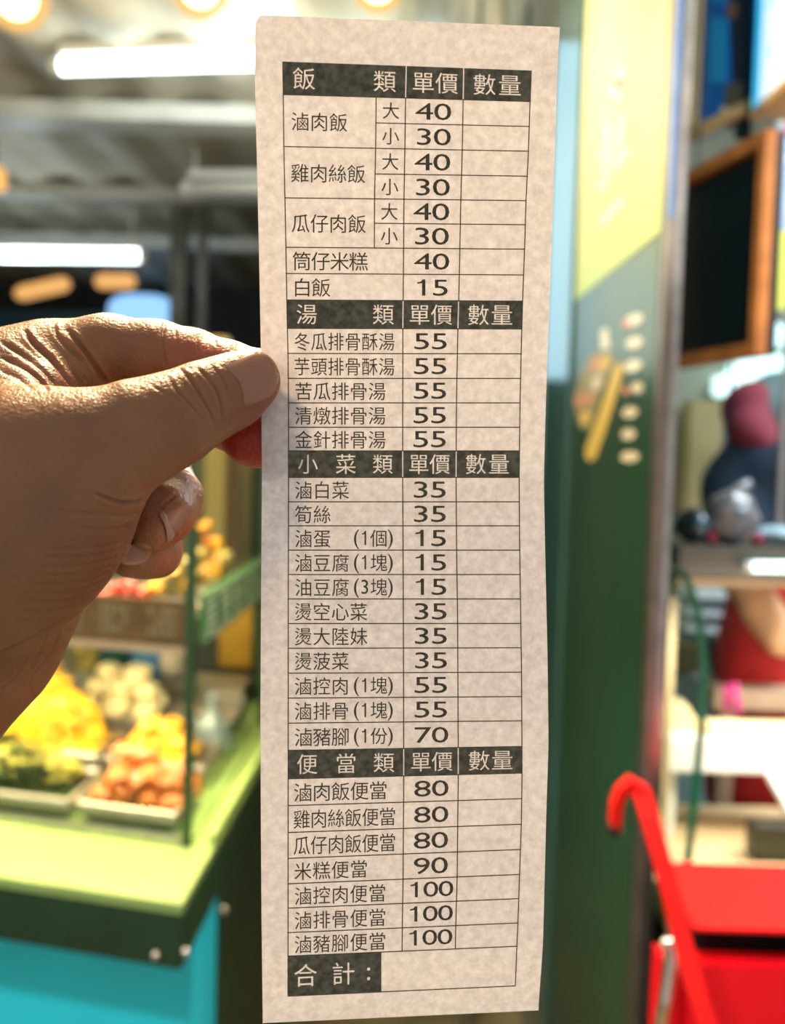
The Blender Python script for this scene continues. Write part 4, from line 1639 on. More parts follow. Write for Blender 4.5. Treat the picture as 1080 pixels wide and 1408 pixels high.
# ------------------------------------------------------------------ right: the tall green panel and the neighbouring stall
PXX = 0.36                                        # the panel's face
Y0, Y1 = 1.385, on_x(796, 300, PXX).y
M['panel_green'] = mat('glossy_dark_green_print', (0.014, 0.062, 0.032), 0.3, coat=0.12)
M['panel_yellow'] = mat('pale_yellow_print', (0.93, 0.88, 0.40), 0.45, spec=.3)
M['panel_lime'] = mat('pale_lime_print', (0.62, 0.72, 0.34), 0.3, coat=0.4)
M['panel_sky'] = mat('pale_blue_edge', (0.035, 0.12, 0.115), 0.32, coat=0.8)
nt = M['panel_yellow'].node_tree
tc = nt.nodes.new('ShaderNodeTexCoord')
sx = nt.nodes.new('ShaderNodeSeparateXYZ')
nt.links.new(tc.outputs['Object'], sx.inputs[0])
mr = nt.nodes.new('ShaderNodeMapRange')
mr.inputs['From Min'].default_value = 1.70
mr.inputs['From Max'].default_value = 2.05
nt.links.new(sx.outputs['Z'], mr.inputs['Value'])
cr = nt.nodes.new('ShaderNodeValToRGB')
cr.color_ramp.elements[0].color = (0.55, 0.80, 0.28, 1)
cr.color_ramp.elements[1].color = (0.93, 0.88, 0.40, 1)
nt.links.new(mr.outputs[0], cr.inputs['Fac'])
nt.links.new(cr.outputs['Color'], nt.nodes['Principled BSDF'].inputs['Base Color'])
M['print_white'] = mat('white_print', (0.9, 0.9, 0.8), 0.4)
M['print_cream'] = mat('cream_print', (0.75, 0.70, 0.55), 0.45)
M['print_gold'] = mat('gold_print', (0.75, 0.55, 0.12), 0.45)
M['print_red'] = mat('salmon_print', (0.72, 0.32, 0.22), 0.45)
M['print_dull'] = mat('dull_olive_print', (0.34, 0.30, 0.14), 0.45)
t = empty('green_sign_panel', (PXX + .03, (Y0 + Y1) / 2, 0), 'tall green and yellow printed sign panel to the right of the slip', 'sign panel')
B().box((PXX, Y0, 0), (.03, 0, 0), (0, Y1 - Y0, 0), (0, 0, 2.58)).build('board', M['panel_green'], t)
B().box((PXX - .008, Y1 + .001, 0), (.038, 0, 0), (0, .33, 0), (0, 0, 2.58), bev=.006).build('edge_post', M['panel_sky'], t)


def on_panel(pts, name, m, parent, lift=.0006):
    """a printed patch on the panel's face, outlined in pixels"""
    P = [on_x(x, y, PXX) + Vector((-lift, 0, 0)) for x, y in pts]
    c = sum(P, Vector()) / len(P)
    if len(P) > 6:
        return mesh(name, P + [c], [(i, (i + 1) % len(P), len(P)) for i in range(len(P))], m, parent)
    return mesh(name, P, [tuple(range(len(P)))], m, parent)


zb = on_x(850, 366, PXX).z
B().box((PXX - .0012, Y0 + .002, zb), (.0011, 0, 0), (0, Y1 - Y0 - .004, 0), (0, 0, 2.575 - zb)).build('yellow_field', M['panel_yellow'], t)


def blob_px(cx, cy, rx, ry, ang=0, n=14):
    return [(cx + rx * math.cos(2 * PI * i / n) * math.cos(ang) - ry * math.sin(2 * PI * i / n) * math.sin(ang),
             cy + rx * math.cos(2 * PI * i / n) * math.sin(ang) + ry * math.sin(2 * PI * i / n) * math.cos(ang)) for i in range(n)]


# bold brush lettering down the yellow field (too blurred to read in the photograph: strokes only)
for a, b_, wd in (((856, 92), (852, 150), 5), ((838, 128), (862, 110), 5), ((840, 150), (838, 205), 6), ((836, 165), (862, 140), 5), ((858, 160), (852, 215), 5),
                  ((832, 205), (836, 255), 5), ((834, 225), (856, 200), 5), ((845, 235), (866, 205), 5), ((828, 250), (830, 262), 5)):
    dx, dy = b_[0] - a[0], b_[1] - a[1]
    L_ = math.hypot(dx, dy)
    nx_, ny_ = -dy / L_ * wd, dx / L_ * wd
    on_panel([(a[0] + nx_, a[1] + ny_), (a[0] - nx_, a[1] - ny_), (b_[0] - nx_, b_[1] - ny_), (b_[0] + nx_, b_[1] + ny_)], 'brush_stroke', M['print_white'], t, .0022)
on_panel([(826, 302), (830, 314), (862, 280), (858, 266)], 'brush_stroke', M['print_white'], t, .0022)
# column of small printed words
for i, (x, y, rx, c_) in enumerate(((872, 440, 14, 'print_white'), (873, 471, 12, 'print_white'), (871, 503, 13, 'print_white'), (877, 533, 8, 'print_cream'),
                                    (867, 567, 11, 'print_cream'), (865, 597, 10, 'print_cream'), (867, 628, 13, 'print_cream'))):
    on_panel(blob_px(x, y, rx, 7.5, -.42 * max(0, 1 - i / 7)), 'printed_word', M[c_], t)
for x, y in ((862, 445), (861, 537)):
    on_panel(blob_px(x, y, 5, 6), 'printed_mark', M['print_red'], t, .0009)
# printed food picture: a tilted plate of food and a long yellow roll
on_panel([(826, 455), (836, 450), (840, 478), (828, 482)], 'printed_cup', M['print_white'], t)
on_panel([(817, 482), (846, 488), (834, 520), (812, 592), (798, 588), (789, 550), (800, 510)], 'printed_plate', M['print_dull'], t)
for x, y, rx, ry, c_ in ((820, 500, 6, 11, 'print_red'), (833, 500, 7, 14, 'print_gold'), (822, 526, 7, 12, 'print_cream'), (799, 551, 7, 8, 'print_red'), (810, 548, 6, 10, 'print_red'), (806, 574, 7, 10, 'print_gold')):
    on_panel(blob_px(x, y, rx, ry, .35), 'printed_food', M[c_], t, .0012)
on_panel([(846, 504), (853, 497), (858, 503), (857, 516), (840, 575), (821, 630), (813, 635), (806, 628), (807, 614), (825, 568)], 'printed_roll', M['print_gold'], t, .0015)

# steel upright at the panel's end
t = empty('steel_upright', (.375, 1.36, 0), 'brushed steel upright at the near end of the green panel', 'post')
B().box((.3605, 1.35, 0), (.0145, 0, 0), (0, .034, 0), (0, 0, 2.58), bev=.003).build('channel', M['steel_warm'], t)
B().box((.3752, 1.36, 0), (.012, 0, 0), (0, .024, 0), (0, 0, 2.58), bev=.003).build('inner_channel', M['steel'], t)
M['blue_trim'] = mat('blue_trim', (0.03, 0.20, 0.62), .3)
a0, a1 = on_y(921, 300, 1.348), on_y(924, 60, 1.348)
B().box((.3608, 1.3475, a0.z), (.006, 0, 0), (0, .002, 0), (0, 0, a1.z - a0.z + .15)).build('blue_edge_strip', M['blue_trim'], t)


# ---- boards and signs hung in the neighbouring stall
def frame_board(p_tl, p_tr, p_br, p_bl, fw, m_face, m_frame, name, label, depth=.02, cat='sign'):
    """a framed board from its four corner points; frame of four bars round a face"""
    p_tl, p_tr, p_br, p_bl = [Vector(p) for p in (p_tl, p_tr, p_br, p_bl)]
    c = (p_tl + p_tr + p_br + p_bl) / 4
    n = (p_tr - p_tl).cross(p_bl - p_tl).normalized()
    if n.dot(Vector((0, 0, EYE)) - c) < 0:
        n = -n
    tt = empty(name, c, label, cat)
    B().prism([p_tl, p_bl, p_br, p_tr], n * (-depth * .5)).build('face', m_face, tt)
    ux = (p_tr - p_tl).normalized()
    uy = (p_tl - p_bl).normalized()
    fb = B()
    fb.prism([p_tl, p_bl, p_bl + ux * fw, p_tl + ux * fw], n * depth * .6)
    fb.prism([p_tr - ux * fw, p_br - ux * fw, p_br, p_tr], n * depth * .6)
    fb.prism([p_bl + ux * fw, p_bl + ux * fw + uy * fw, p_br - ux * fw + uy * fw, p_br - ux * fw], n * depth * .6)
    fb.prism([p_tl + ux * fw, p_tl + ux * fw - uy * fw, p_tr - ux * fw - uy * fw, p_tr - ux * fw], n * depth * .6)
    fb.build('frame', m_frame, tt)
    return tt, n


M['blackboard'] = mat('blackboard', (0.004, 0.014, 0.020), .5)
M['orange_wood'] = mat('orange_wood', (0.72, 0.27, 0.07), .45, var=.2, vscale=20)
# blackboard turned a little away
zt_, zb_ = at(1040, 196, 1.50).z, at(1045, 492, 1.50).z
L0, R0 = at(918, 500, 1.75), at(1054, 490, 1.46)
bb_, n_ = frame_board((L0.x, L0.y, zt_), (R0.x, R0.y, zt_), (R0.x, R0.y, zb_), (L0.x, L0.y, zb_), .020, M['blackboard'], M['orange_wood'], 'blackboard',
                      'black board in orange wooden frame hung right of the steel upright', .03, 'board')
for f_ in (.25, .8):
    p = Vector((L0.x, L0.y, zt_)).lerp(Vector((R0.x, R0.y, zt_)), f_)
    B().tube([p, (p.x, p.y, CZ + .02)], .002, 6).build('hanging_wire', M['black'], bb_)
# framed blue poster above it
M['poster_blue'] = mat('blue_poster', (0.015, 0.20, 0.72), .35, coat=.2)
M['poster_navy'] = mat('navy_poster', (0.02, 0.035, 0.06), .3, coat=.5)
M['label_blue'] = mat('bright_blue_label', (0.03, 0.45, 0.95), .3, coat=.3)
M['gold_frame'] = mat('gilt_frame', (0.90, 0.62, 0.28), .35)
M['greyprint'] = mat('grey_olive_print', (0.14, 0.135, 0.10), .4)
M['skinprint'] = mat('tan_poster_print', (0.26, 0.15, 0.11), .4)
L0, R0 = at(950, 190, 1.75), at(1095, 190, 1.50)
zb_ = at(943, 196, 1.75).z
zt_ = zb_ + .55
pt, n_ = frame_board((L0.x, L0.y, zt_), (R0.x, R0.y, zt_), (R0.x, R0.y, zb_), (L0.x, L0.y, zb_), .020, M['poster_blue'], M['gold_frame'], 'framed_poster',
                     'blue poster with bright blue label in gilt frame above the blackboard', .02, 'poster')
for f_ in (.15, .85):
    p = Vector((L0.x, L0.y, zt_)).lerp(Vector((R0.x, R0.y, zt_)), f_)
    B().tube([p, (p.x, p.y, CZ + .02)], .002, 6).build('hanging_wire', M['black'], pt)


def on_board(px_pts, p0, n, lift, name, m, parent):
    E = Vector((0, 0, EYE))
    P = []
    for x, y in px_pts:
        r = ray(x, y)
        P.append(E + r * ((p0 + n * lift - E).dot(n) / r.dot(n)))
    c = sum(P, Vector()) / len(P)
    return mesh(name, P + [c], [(i, (i + 1) % len(P), len(P)) for i in range(len(P))], m, parent)


pp = Vector((L0.x, L0.y, zb_))
on_board([(1002, -40), (1034, -40), (1034, 192), (1010, 192)], pp, n_, .001, 'dark_field', M['poster_navy'], pt)
rr_ = [(980, 26), (984, 24), (998, 26), (1002, 31), (1000, 108), (997, 114), (978, 114), (975, 110), (977, 34)]
on_board(rr_, pp, n_, .004, 'blue_label', M['label_blue'], pt)
on_board([(980, -30), (1000, -30), (998, 2), (994, 6), (984, 5), (980, 0)], pp, n_, .004, 'blue_label', M['label_blue'], pt)
on_board(blob_px(1007, 14, 8, 13), pp, n_, .003, 'printed_figure', M['skinprint'], pt)
on_board([(999, 116), (1022, 112), (1022, 160), (1012, 178), (996, 176), (994, 150)], pp, n_, .003, 'printed_object', M['greyprint'], pt)
on_board(blob_px(997, 153, 6, 7), pp, n_, .004, 'printed_dot', M['print_white'], pt)
# lit menu board, end-on beside it
M['lightbox_cyan'] = mat('cyan_light_box', (0.1, .6, .9), .4, emit=(0.03, 0.50, 0.85), estr=1.0)
M['lightbox_white'] = mat('white_light_box', (.8, .9, 1), .4, emit=(0.62, 0.80, 0.95), estr=1.0)
xl = at(1034, 170, 1.48)
yF, yN = xl.y, xl.y - .42
zb_ = xl.z + .005
t = empty('menu_light_box', (xl.x + .03, (yF + yN) / 2, zb_), 'glowing cyan and white menu light box with gilt lower edge at the right', 'sign')
B().box((xl.x, yN, zb_ + .012), (.06, 0, 0), (0, yF - yN, 0), (0, 0, .5)).build('casing', M['lightbox_cyan'], t)
ins = .030
B().box((xl.x - .0012, yN + .01, zb_ + .012), (.0011, 0, 0), (0, yF - yN - ins - .01, 0), (0, 0, .49)).build('lit_face', M['lightbox_white'], t)
B().box((xl.x - .004, yN, zb_), (.068, 0, 0), (0, yF - yN, 0), (0, 0, .0118)).build('gilt_edge', M['gold_frame'], t)
M['faint_blue'] = mat('faint_blue_print', (.3, .5, .7), .5, emit=(0.10, 0.62, 0.80), estr=1.0)
rnd = random.Random(5)
bt = B()
for row in range(4):
    for ci in range(7):
        yy = yF - ins - .035 - ci * .045
        zz = zb_ + .05 + row * .085
        for q in range(4):
            bt.box((xl.x - .0018, yy + rnd.uniform(-.012, .008), zz + rnd.uniform(0, .03)), (.0005, 0, 0), (0, rnd.choice([.004, .016]), 0), (0, 0, rnd.choice([.004, .018])))
        bt.build('printed_text', M['faint_blue'], t)
        bt = B()
for yy in (yN + .05, yF - .05):
    B().tube([(xl.x + .03, yy, zb_ + .51), (xl.x + .03, yy, CZ + .02)], .004, 8).build('hanger', M['black'], t)
# colourful poster at the frame edge
M['poster_yellow'] = mat('yellow_poster', (0.82, 0.80, 0.12), .35)
M['poster_red'] = mat('red_poster', (0.75, 0.05, 0.05), .35)
M['poster_light'] = mat('pale_poster', (0.60, 0.66, 0.80), .4, vscale=22, color2=(0.35, 0.45, 0.62))
M['poster_grey'] = mat('poster_grey_board', (0.30, 0.31, 0.30), .5)
d_ = 1.95
A0, A1 = at(1056, 430, d_), at(1115, 430, d_)
zb_, zt_ = at(1060, 432, d_).z, at(1060, 128, d_).z
t = empty('wall_poster', ((A0.x + A1.x) / 2, A0.y, zb_), 'red, pale blue and yellow poster cut by the right frame edge', 'poster')
B().box((A0.x, A0.y, zb_), (A1.x - A0.x, 0, 0), (0, .02, 0), (0, 0, zt_ - zb_)).build('board', M['poster_grey'], t)
for i, (y0_, y1_, m_) in enumerate(((148, 192, 'poster_red'), (193, 318, 'poster_light'), (319, 426, 'poster_yellow'))):
    za, zc_ = at(1070, y1_, d_).z, at(1070, y0_, d_).z
    B().box((A0.x + .018, A0.y - .002, za), (A1.x - A0.x - .02, 0, 0), (0, .0018, 0), (0, 0, zc_ - za)).build('printed_field', M[m_], t)
for k_ in (0.02, .07):
    B().tube([(A0.x + k_, A0.y + .01, zt_), (A0.x + k_, A0.y + .01, CZ + .02)], .003, 6).build('hanging_wire', M['black'], t)

# ---- inside of the neighbouring stall
p = at(1000, 600, 3.0)
struct(B().box((.42, 3.0, 0), (2.0, 0, 0), (0, .05, 0), (0, 0, CZ)).build('wall_far', M['wall_grey']))
M['ochre'] = mat('ochre_panel', (0.34, 0.28, 0.12), .5, var=.15, vscale=5)
a, b_ = at(938, 760, 2.9), at(1012, 600, 2.9)
o = B().box((a.x, 2.86, 0), (b_.x - a.x, 0, 0), (0, .1, 0), (0, 0, b_.z + .1)).build('cabinet_panel', M['ochre'])
tag(o, 'ochre cabinet side standing behind the round black pot', 'cabinet')
# bright window light behind the person
M['bright'] = mat('bright_shop_window', (.8, 1, 1), .4, emit=(0.62, 0.98, 0.98), estr=1.25)
t_pts = [(992, 538), (994, 515), (1012, 512), (1016, 497), (1040, 490), (1110, 480), (1110, 530), (1040, 526), (1015, 534), (1000, 545)]
P = [at(x, y, 2.85) for x, y in t_pts]
P = [Vector((q.x, 2.9, q.z)) for q in P]
tw = empty('lit_sign', (P[0].x + .1, 2.9, P[0].z), 'bright white glowing sign behind the person in the stall', 'sign')
B().prism(P, (0, .06, 0)).build('lit_face', M['bright'], tw)
B().box((P[0].x + .05, 2.962, P[0].z), (.2, 0, 0), (0, .037, 0), (0, 0, .03)).build('bracket', M['black'], tw)
c = at(1068, 458, 2.85)
tw = empty('lit_sign', (c.x, 2.9, c.z), 'small round-cornered white glow below the poster at the frame edge', 'sign')
B().ball((c.x, 2.92, c.z), .05, .02, .035, 20, 10, sq=.7).build('lit_face', M['bright'], tw, True)
B().tube([(c.x, 2.93, c.z), (c.x, 3.0, c.z)], .012, 8).build('bracket', M['black'], tw)
light('stall_lamp', 'AREA', (1.25, 1.55, 2.4), 30, (0.82, 0.96, 1.0), .5, (.85, 1.8, 1.0))
light('stall_case_lamp', 'AREA', (.68, 1.46, 1.165), 2.6, (1.0, 0.90, 0.70), .45, (.68, 1.75, .88), .06)

# person behind the counter
M['skin2'] = mat('arm_skin', (0.62, 0.34, 0.18), .5, sss=.2)
M['navy'] = mat('navy_cloth', (0.006, 0.020, 0.045), .8, bump=.3, bscale=30)
M['maroon'] = mat('maroon_cap', (0.20, 0.022, 0.042), .8)
M['teal_cloth'] = mat('grey_teal_cloth', (0.11, 0.17, 0.17), .8, var=.3, vscale=20)
M['apron'] = mat('red_apron', (0.52, 0.02, 0.02), .7, var=.25, vscale=12)
M['blue_cloth'] = mat('blue_collar', (0.05, 0.14, 0.30), .8)
M['white_cloth'] = mat('pale_towel', (0.42, 0.46, 0.56), .8)
dP = 2.15


def pj_(x, y, d=dP):
    return at(x, y, d)


def body(name, chains, m, parent, k=.02, h=.010):
    """one continuous skinned figure from tapered chains (world metres)"""
    allp = np.array([list(p) + [r] for ch in chains for p, r in ch])
    lo = (allp[:, :3] - allp[:, 3:4]).min(0) - .04
    hi = (allp[:, :3] + allp[:, 3:4]).max(0) + .04
    dim = np.ceil((hi - lo) / h).astype(int)
    g = np.meshgrid(*[lo[i] + h * np.arange(dim[i]) for i in range(3)], indexing='ij')
    f = np.full(dim, 9.0)
    for ch in chains:
        for i in range(len(ch) - 1):
            a, ra = np.array(ch[i][0]), ch[i][1]
            b, rb = np.array(ch[i + 1][0]), ch[i + 1][1]
            ab = b - a
            t = np.clip(sum((g[q] - a[q]) * ab[q] for q in range(3)) / max(ab @ ab, 1e-9), 0, 1)
            d = np.sqrt(sum((g[q] - a[q] - t * ab[q]) ** 2 for q in range(3))) - (ra + t * (rb - ra))
            f = smin(f, d, k)
    V_, F_ = surface_nets(f)
    return mesh(name, (lo + V_ * h).tolist(), F_.tolist(), m, parent, True)


head = pj_(1058, 590)
neck = pj_(1068, 628)
chest = pj_(1072, 705)
hips = pj_(1092, 880)
rsh = pj_(1018, 672)
lsh = pj_(1150, 665)
elb = pj_(1012, 772, 2.02)
feet1, feet2 = Vector((hips.x - .09, hips.y, .07)), Vector((hips.x + .09, hips.y, .07))
hipz = hips.z
wr_ = pj_(1050, 842, 1.93)
hand_p = pj_(1066, 862, 1.90)
fing = [[(hand_p, .020), (pj_(1066 + dx, 862 + dy, 1.87), .011), (pj_(1066 + dx * 1.5, 862 + dy * 1.7, 1.86), .009)] for dx, dy in ((14, 2), (14, 8), (12, 13), (9, 17), (2, 16))]
pb = body('person', [
    [(head + Z * .03, .082), (head - Z * .035 + Vector((0, -.02, 0)), .066)],
    [(head - Z * .05, .055), (neck, .052), (chest + Z * .1, .07)],
    [(chest + Z * .07, .125), (chest - Z * .05, .135), (hips + Z * .1, .125), (hips, .135)],
    [(rsh, .060), (elb, .046), (wr_, .034), (hand_p, .034)],
    [(chest + Z * .09, .09), (rsh, .062)], [(chest + Z * .09, .09), (lsh, .062)],
    [(lsh, .060), (lsh + Vector((.06, -.04, -.28)), .045), (lsh + Vector((-.02, -.16, -.45)), .033), (lsh + Vector((-.05, -.2, -.5)), .03)],
    [(hips, .12), (Vector((feet1.x, hips.y, .5)), .075), (feet1, .045), (feet1 + Vector((0, -.14, -.03)), .035)],
    [(hips, .12), (Vector((feet2.x, hips.y, .5)), .075), (feet2, .045), (feet2 + Vector((0, -.14, -.03)), .035)],
] + fing, M['skin2'], None, .03, .0125)
tag(pb, 'person in maroon cap, navy top and red apron bending over behind the steel shelf', 'person')
body('navy_top', [[(chest + Z * .075, .140), (chest - Z * .05, .150), (hips + Z * .12, .140)], [(chest + Z * .09, .10), (rsh, .076), (rsh * .35 + elb * .65, .064)],
                  [(chest + Z * .09, .10), (lsh, .076), (lsh + Vector((.04, -.03, -.18)), .062)]], M['navy'], pb, .03)
body('apron', [[(hips + Z * .16 + Vector((0, -.02, 0)), .142), (hips + Vector((0, -.02, -.02)), .160), (hips + Vector((0, -.02, -.32)), .180)]], M['apron'], pb, .03)
body('cap', [[(head + Z * .035 + Vector((-.045, -.02, 0)), .068), (head + Z * .0 + Vector((-.055, -.045, 0)), .050), (head + Vector((-.030, -.08, -.035)), .036)]], M['maroon'], pb, .02)
body('head_scarf', [[(head + Vector((.02, -.006, .035)), .092), (head + Vector((.025, -.01, -.04)), .082), (neck + Z * .005, .075)]], M['teal_cloth'], pb, .02)
body('collar', [[(neck + Vector((-.05, -.03, -.02)), .034), (neck + Vector((.06, -.03, -.03)), .036)]], M['blue_cloth'], pb, .02)
# eyes, nose, mouth of the lowered face
fc = head + Vector((-.052, -.055, -.045))
body('face_feature', [[(fc, .014), (fc + Vector((-.014, -.012, -.016)), .010)]], M['skin2'], pb, .01, .005)
for dx in (-.025, .022):
    B().ball(fc + Vector((dx, .004, .016)), .007, .005, .004).build('eye', M['black'], pb, True)
B().ball(fc + Vector((-.008, -.002, -.034)), .014, .006, .004).build('mouth', M['maroon'], pb, True)
a, b_ = pj_(1004, 570, 2.3), pj_(992, 660, 2.3)
tp = tag(B().ball(a, .020, .02, .03, 14, 10).tube([a, (a + b_) / 2 + Vector((.006, 0, 0)), b_, Vector((b_.x - .01, b_.y, b_.z - .12))], [.016, .014, .018, .02], 12).build('hanging_towel', M['white_cloth'], None, True),
         'pale towel hanging upright just left of the person', 'towel')
hz = Vector((a.x, a.y, a.z + .02))
tag(B().tube([hz, (a.x, a.y, CZ + .02)], .003, 6).build('towel_cord', M['black']), 'thin cord holding the pale towel', 'cord')

# steel hood shelf in front of the person
d0 = 1.70
M['hood'] = mat('dull_brown_hood', (0.085, 0.075, 0.06), .35, var=.2, vscale=10)
L0, R0 = at(934, 752, d0), at(1150, 752, d0)
zt_ = at(1000, 752, d0).z
zb_ = at(1000, 806, d0).z
t = empty('steel_shelf', ((L0.x + R0.x) / 2, L0.y, zb_), 'steel hood shelf with pot and bag on it, above the glass case', 'shelf')
B().box((L0.x, L0.y, zb_ + .012), (R0.x - L0.x, 0, 0), (0, .22, 0), (0, 0, zt_ - zb_ - .012), bev=.004).build('hood', M['hood'], t)
M['brown_edge'] = mat('brown_edge', (0.20, 0.12, 0.06), .4, .3)
B().box((L0.x, L0.y - .002, zb_), (R0.x - L0.x, 0, 0), (0, .22, 0), (0, 0, .0119)).build('lower_edge', M['brown_edge'], t)
for xx in (L0.x + .01, R0.x - .03):
    B().box((xx, L0.y + .19, zt_), (.012, 0, 0), (0, .012, 0), (0, 0, CZ + .02 - zt_)).build('hanger', M['steel'], t)
pA, pB = at(1034, 779, d0 - .02), at(1130, 780, d0 - .02)
t = empty('tube_lamp', (pA + pB) / 2, 'short lit white tube lamp on the front of the steel shelf', 'lamp')
B().tube([pA, pB], .0085, 14).build('tube', M['led'], t, True)
for e, s in ((pA, -1), (pB, 1)):
    B().tube([e, e + Vector((.012 * s, 0, 0))], .009, 12).build('end_cap', M['white_metal'], t, True)
    B().tube([e, e + Vector((0, .03, 0))], .004, 8).build('bracket', M['white_metal'], t)
# round black pot lying on the shelf, its bluish lid towards the camera
M['blue_lid'] = mat('dark_blue_lid', (0.015, 0.06, 0.10), .25, coat=.5)
pc = at(953, 722, d0 + .05)
pc.z = max(pc.z, zt_ + .032)
t = empty('black_pot', (pc.x, pc.y, zt_), 'round black pot with a dark blue lid at the shelf end by the upright', 'pot')
B().ball(pc, .034, .034, .0315, 24, 14).build('pot_body', M['black_gloss'], t, True)
B().tube([pc + Vector((.006, -.036, .004)), pc + Vector((.004, -.026, .003))], [.014, .019], 20).build('lid', M['blue_lid'], t, True)
B().tube([pc + Vector((-.03, 0, .01)), pc + Vector((-.046, -.005, -.005)), pc + Vector((-.040, -.005, -.025))], .005, 8).build('handle', M['black'], t, True)
# bulging mottled plastic bag beside it
M['bag_grey'] = mat('mottled_grey_bag', (0.30, 0.27, 0.26), .3, vscale=26, color2=(0.12, 0.13, 0.17), coat=.3)
c = at(1006, 724, d0 + .06)
bg = B().ball((c.x, c.y, zt_ + .050), .046, .04, .046, 28, 18, jit=.18, seed=4)
for q_ in bg.v:
    q_.z = max(q_.z, zt_ + .0003)
bg = bg.build('stuffed_bag', M['bag_grey'], None, True)
tag(bg, 'bulging mottled grey plastic bag on the shelf beside the black pot', 'bag')
kb = at(1008, 694, d0 + .05)
B().tube([(c.x, c.y, zt_ + .085), (c.x + .006, c.y, zt_ + .10), (c.x + .03, c.y, zt_ + .108)], [.014, .006, .012], 10).build('tied_neck', M['bag_grey'], bg, True)
M['crimson'] = mat('crimson_fruit', (0.42, 0.02, 0.05), .4)
for x, lab in ((978, 'crimson round fruit between the black pot and the grey bag'), (1042, 'crimson round fruit at the far side of the grey bag')):
    c = at(x, 745, d0 + .04)
    f_ = B().ball((c.x, c.y, zt_ + .0105), .011, .011, .0105).tube([(c.x, c.y, zt_ + .02), (c.x + .002, c.y, zt_ + .026)], .0015, 6).build('red_fruit', M['crimson'], None, True)
    tag(f_, lab, 'fruit')
M['blue_white'] = mat('pale_blue_cloth', (0.42, 0.58, 0.66), .6, bump=.4, bscale=30)
c = at(1075, 745, d0 + .09)
o = B().ball((c.x, c.y, zt_ + .016), .055, .035, .017, 24, 12, jit=.3, seed=9)
for q_ in o.v:
    q_.z = max(q_.z, zt_ + .0003)
o = o.build('folded_cloth', M['blue_white'], None, True)
tag(o, 'pale blue folded cloth on the shelf in front of the person', 'cloth')

# pale shelving against the far wall, with a dark oven door
M['pale_blue'] = mat('pale_blue_shelf', (0.30, 0.46, 0.54), .4)
a, b_ = at(940, 912, 2.7), at(1062, 815, 2.7)
t = empty('back_shelving', ((a.x + b_.x) / 2, 2.75, 0), 'pale blue shelving unit at the back of the stall, seen under the hood', 'shelving')
B().box((a.x, 2.74, 0), (b_.x - a.x, 0, 0), (0, .02, 0), (0, 0, b_.z)).build('back_panel', M['pale_blue'], t)
M['shelf_white'] = mat('white_shelf_edge', (0.66, 0.74, 0.78), .4)
for y_ in (822, 846, 868, 930):
    z_ = at(1000, y_, 2.7).z
    B().box((a.x, 2.64, z_), (b_.x - a.x, 0, 0), (0, .1, 0), (0, 0, .016)).build('shelf_board', M['shelf_white'], t)
oa, ob_ = at(985, 930, 2.6), at(1016, 882, 2.6)
o = B().box((oa.x, 2.60, at(1000, 930, 2.7).z + .017), (ob_.x - oa.x, 0, 0), (0, .1, 0), (0, 0, ob_.z - oa.z - .01), bev=.004).build('black_oven', M['black_gloss'])
tag(o, 'small black square oven standing on the pale blue shelving', 'oven')
oa, ob_ = at(935, 925, 2.6), at(968, 878, 2.6)
o = B().box((oa.x, 2.60, at(1000, 930, 2.7).z + .017), (ob_.x - oa.x, 0, 0), (0, .1, 0), (0, 0, ob_.z - oa.z - .01), bev=.004).build('brown_crate', mat('brown_crate', (0.13, .09, .03), .6))
tag(o, 'brown crate on the pale shelving, seen through the curved glass', 'box')

# curved glass case
M['glass_edge'] = mat('green_glass_edge', (0.008, 0.13, 0.06), .15, coat=.6)
dG = 1.40
prof_px = [(929, 776), (940, 784), (951, 802), (960, 828), (967, 860), (972, 895), (974, 930), (973, 970), (970, 1020), (966, 1080), (961, 1140), (955, 1206), (952, 1240)]
G = [at(x, y, dG) for x, y in prof_px]
yG = sum(p.y for p in G) / len(G)
G = [Vector((p.x, yG, p.z)) for p in G]
CBZ = G[-1].z - .004
t = empty('curved_glass_case', (G[-1].x + .2, yG + .2, CBZ), 'curved glass food case with green glass edge, behind the red counter', 'display case')
vs_, fs_ = [], []
TH = .011
depthG = .15
vs_ = []
for p in G:
    vs_ += [p + Vector((-.06, depthG, 0)) * 0 + Vector((0, .0035, 0)), p + Vector((-.004, depthG, 0))]
for i in range(len(G) - 1):
    fs_.append([2 * i, 2 * i + 1, 2 * i + 3, 2 * i + 2])
mesh('curved_pane', vs_, fs_, M['glass'], t, True)
eb = B()
for i in range(len(G) - 1):
    p, q = G[i], G[i + 1]
    tn = (q - p).normalized()
    nn = Vector((tn.z, 0, -tn.x))
    if nn.x > 0:
        nn = -nn
    eb.hexa([p, q, q + nn * TH, p + nn * TH, p + Vector((0, .003, 0)), q + Vector((0, .003, 0)), q + nn * TH + Vector((0, .003, 0)), p + nn * TH + Vector((0, .003, 0))])
eb.build('glass_edge', M['glass_edge'], t)
M['wood_light'] = mat('pale_wood_board', (0.80, 0.58, 0.32), .4, var=.15, vscale=14)
M['cream_post'] = mat('cream_case_post', (0.52, 0.42, 0.24), .5)
B().box((.415, yG - .02, CBZ - .05), (.55, 0, 0), (0, .42, 0), (0, 0, .046)).build('base_board', M['wood_light'], t)
B().box((.42, yG + .0, 0), (.52, 0, 0), (0, .40, 0), (0, 0, CBZ - .051)).build('cabinet', M['wall_dark'], t)
a0, a1 = at(908, 985, 1.62), at(922, 815, 1.62)
B().box((a0.x, a0.y - .03, CBZ - .003), (a1.x - a0.x, 0, 0), (0, .015, 0), (0, 0, a1.z - CBZ)).build('inner_post', M['cream_post'], t)
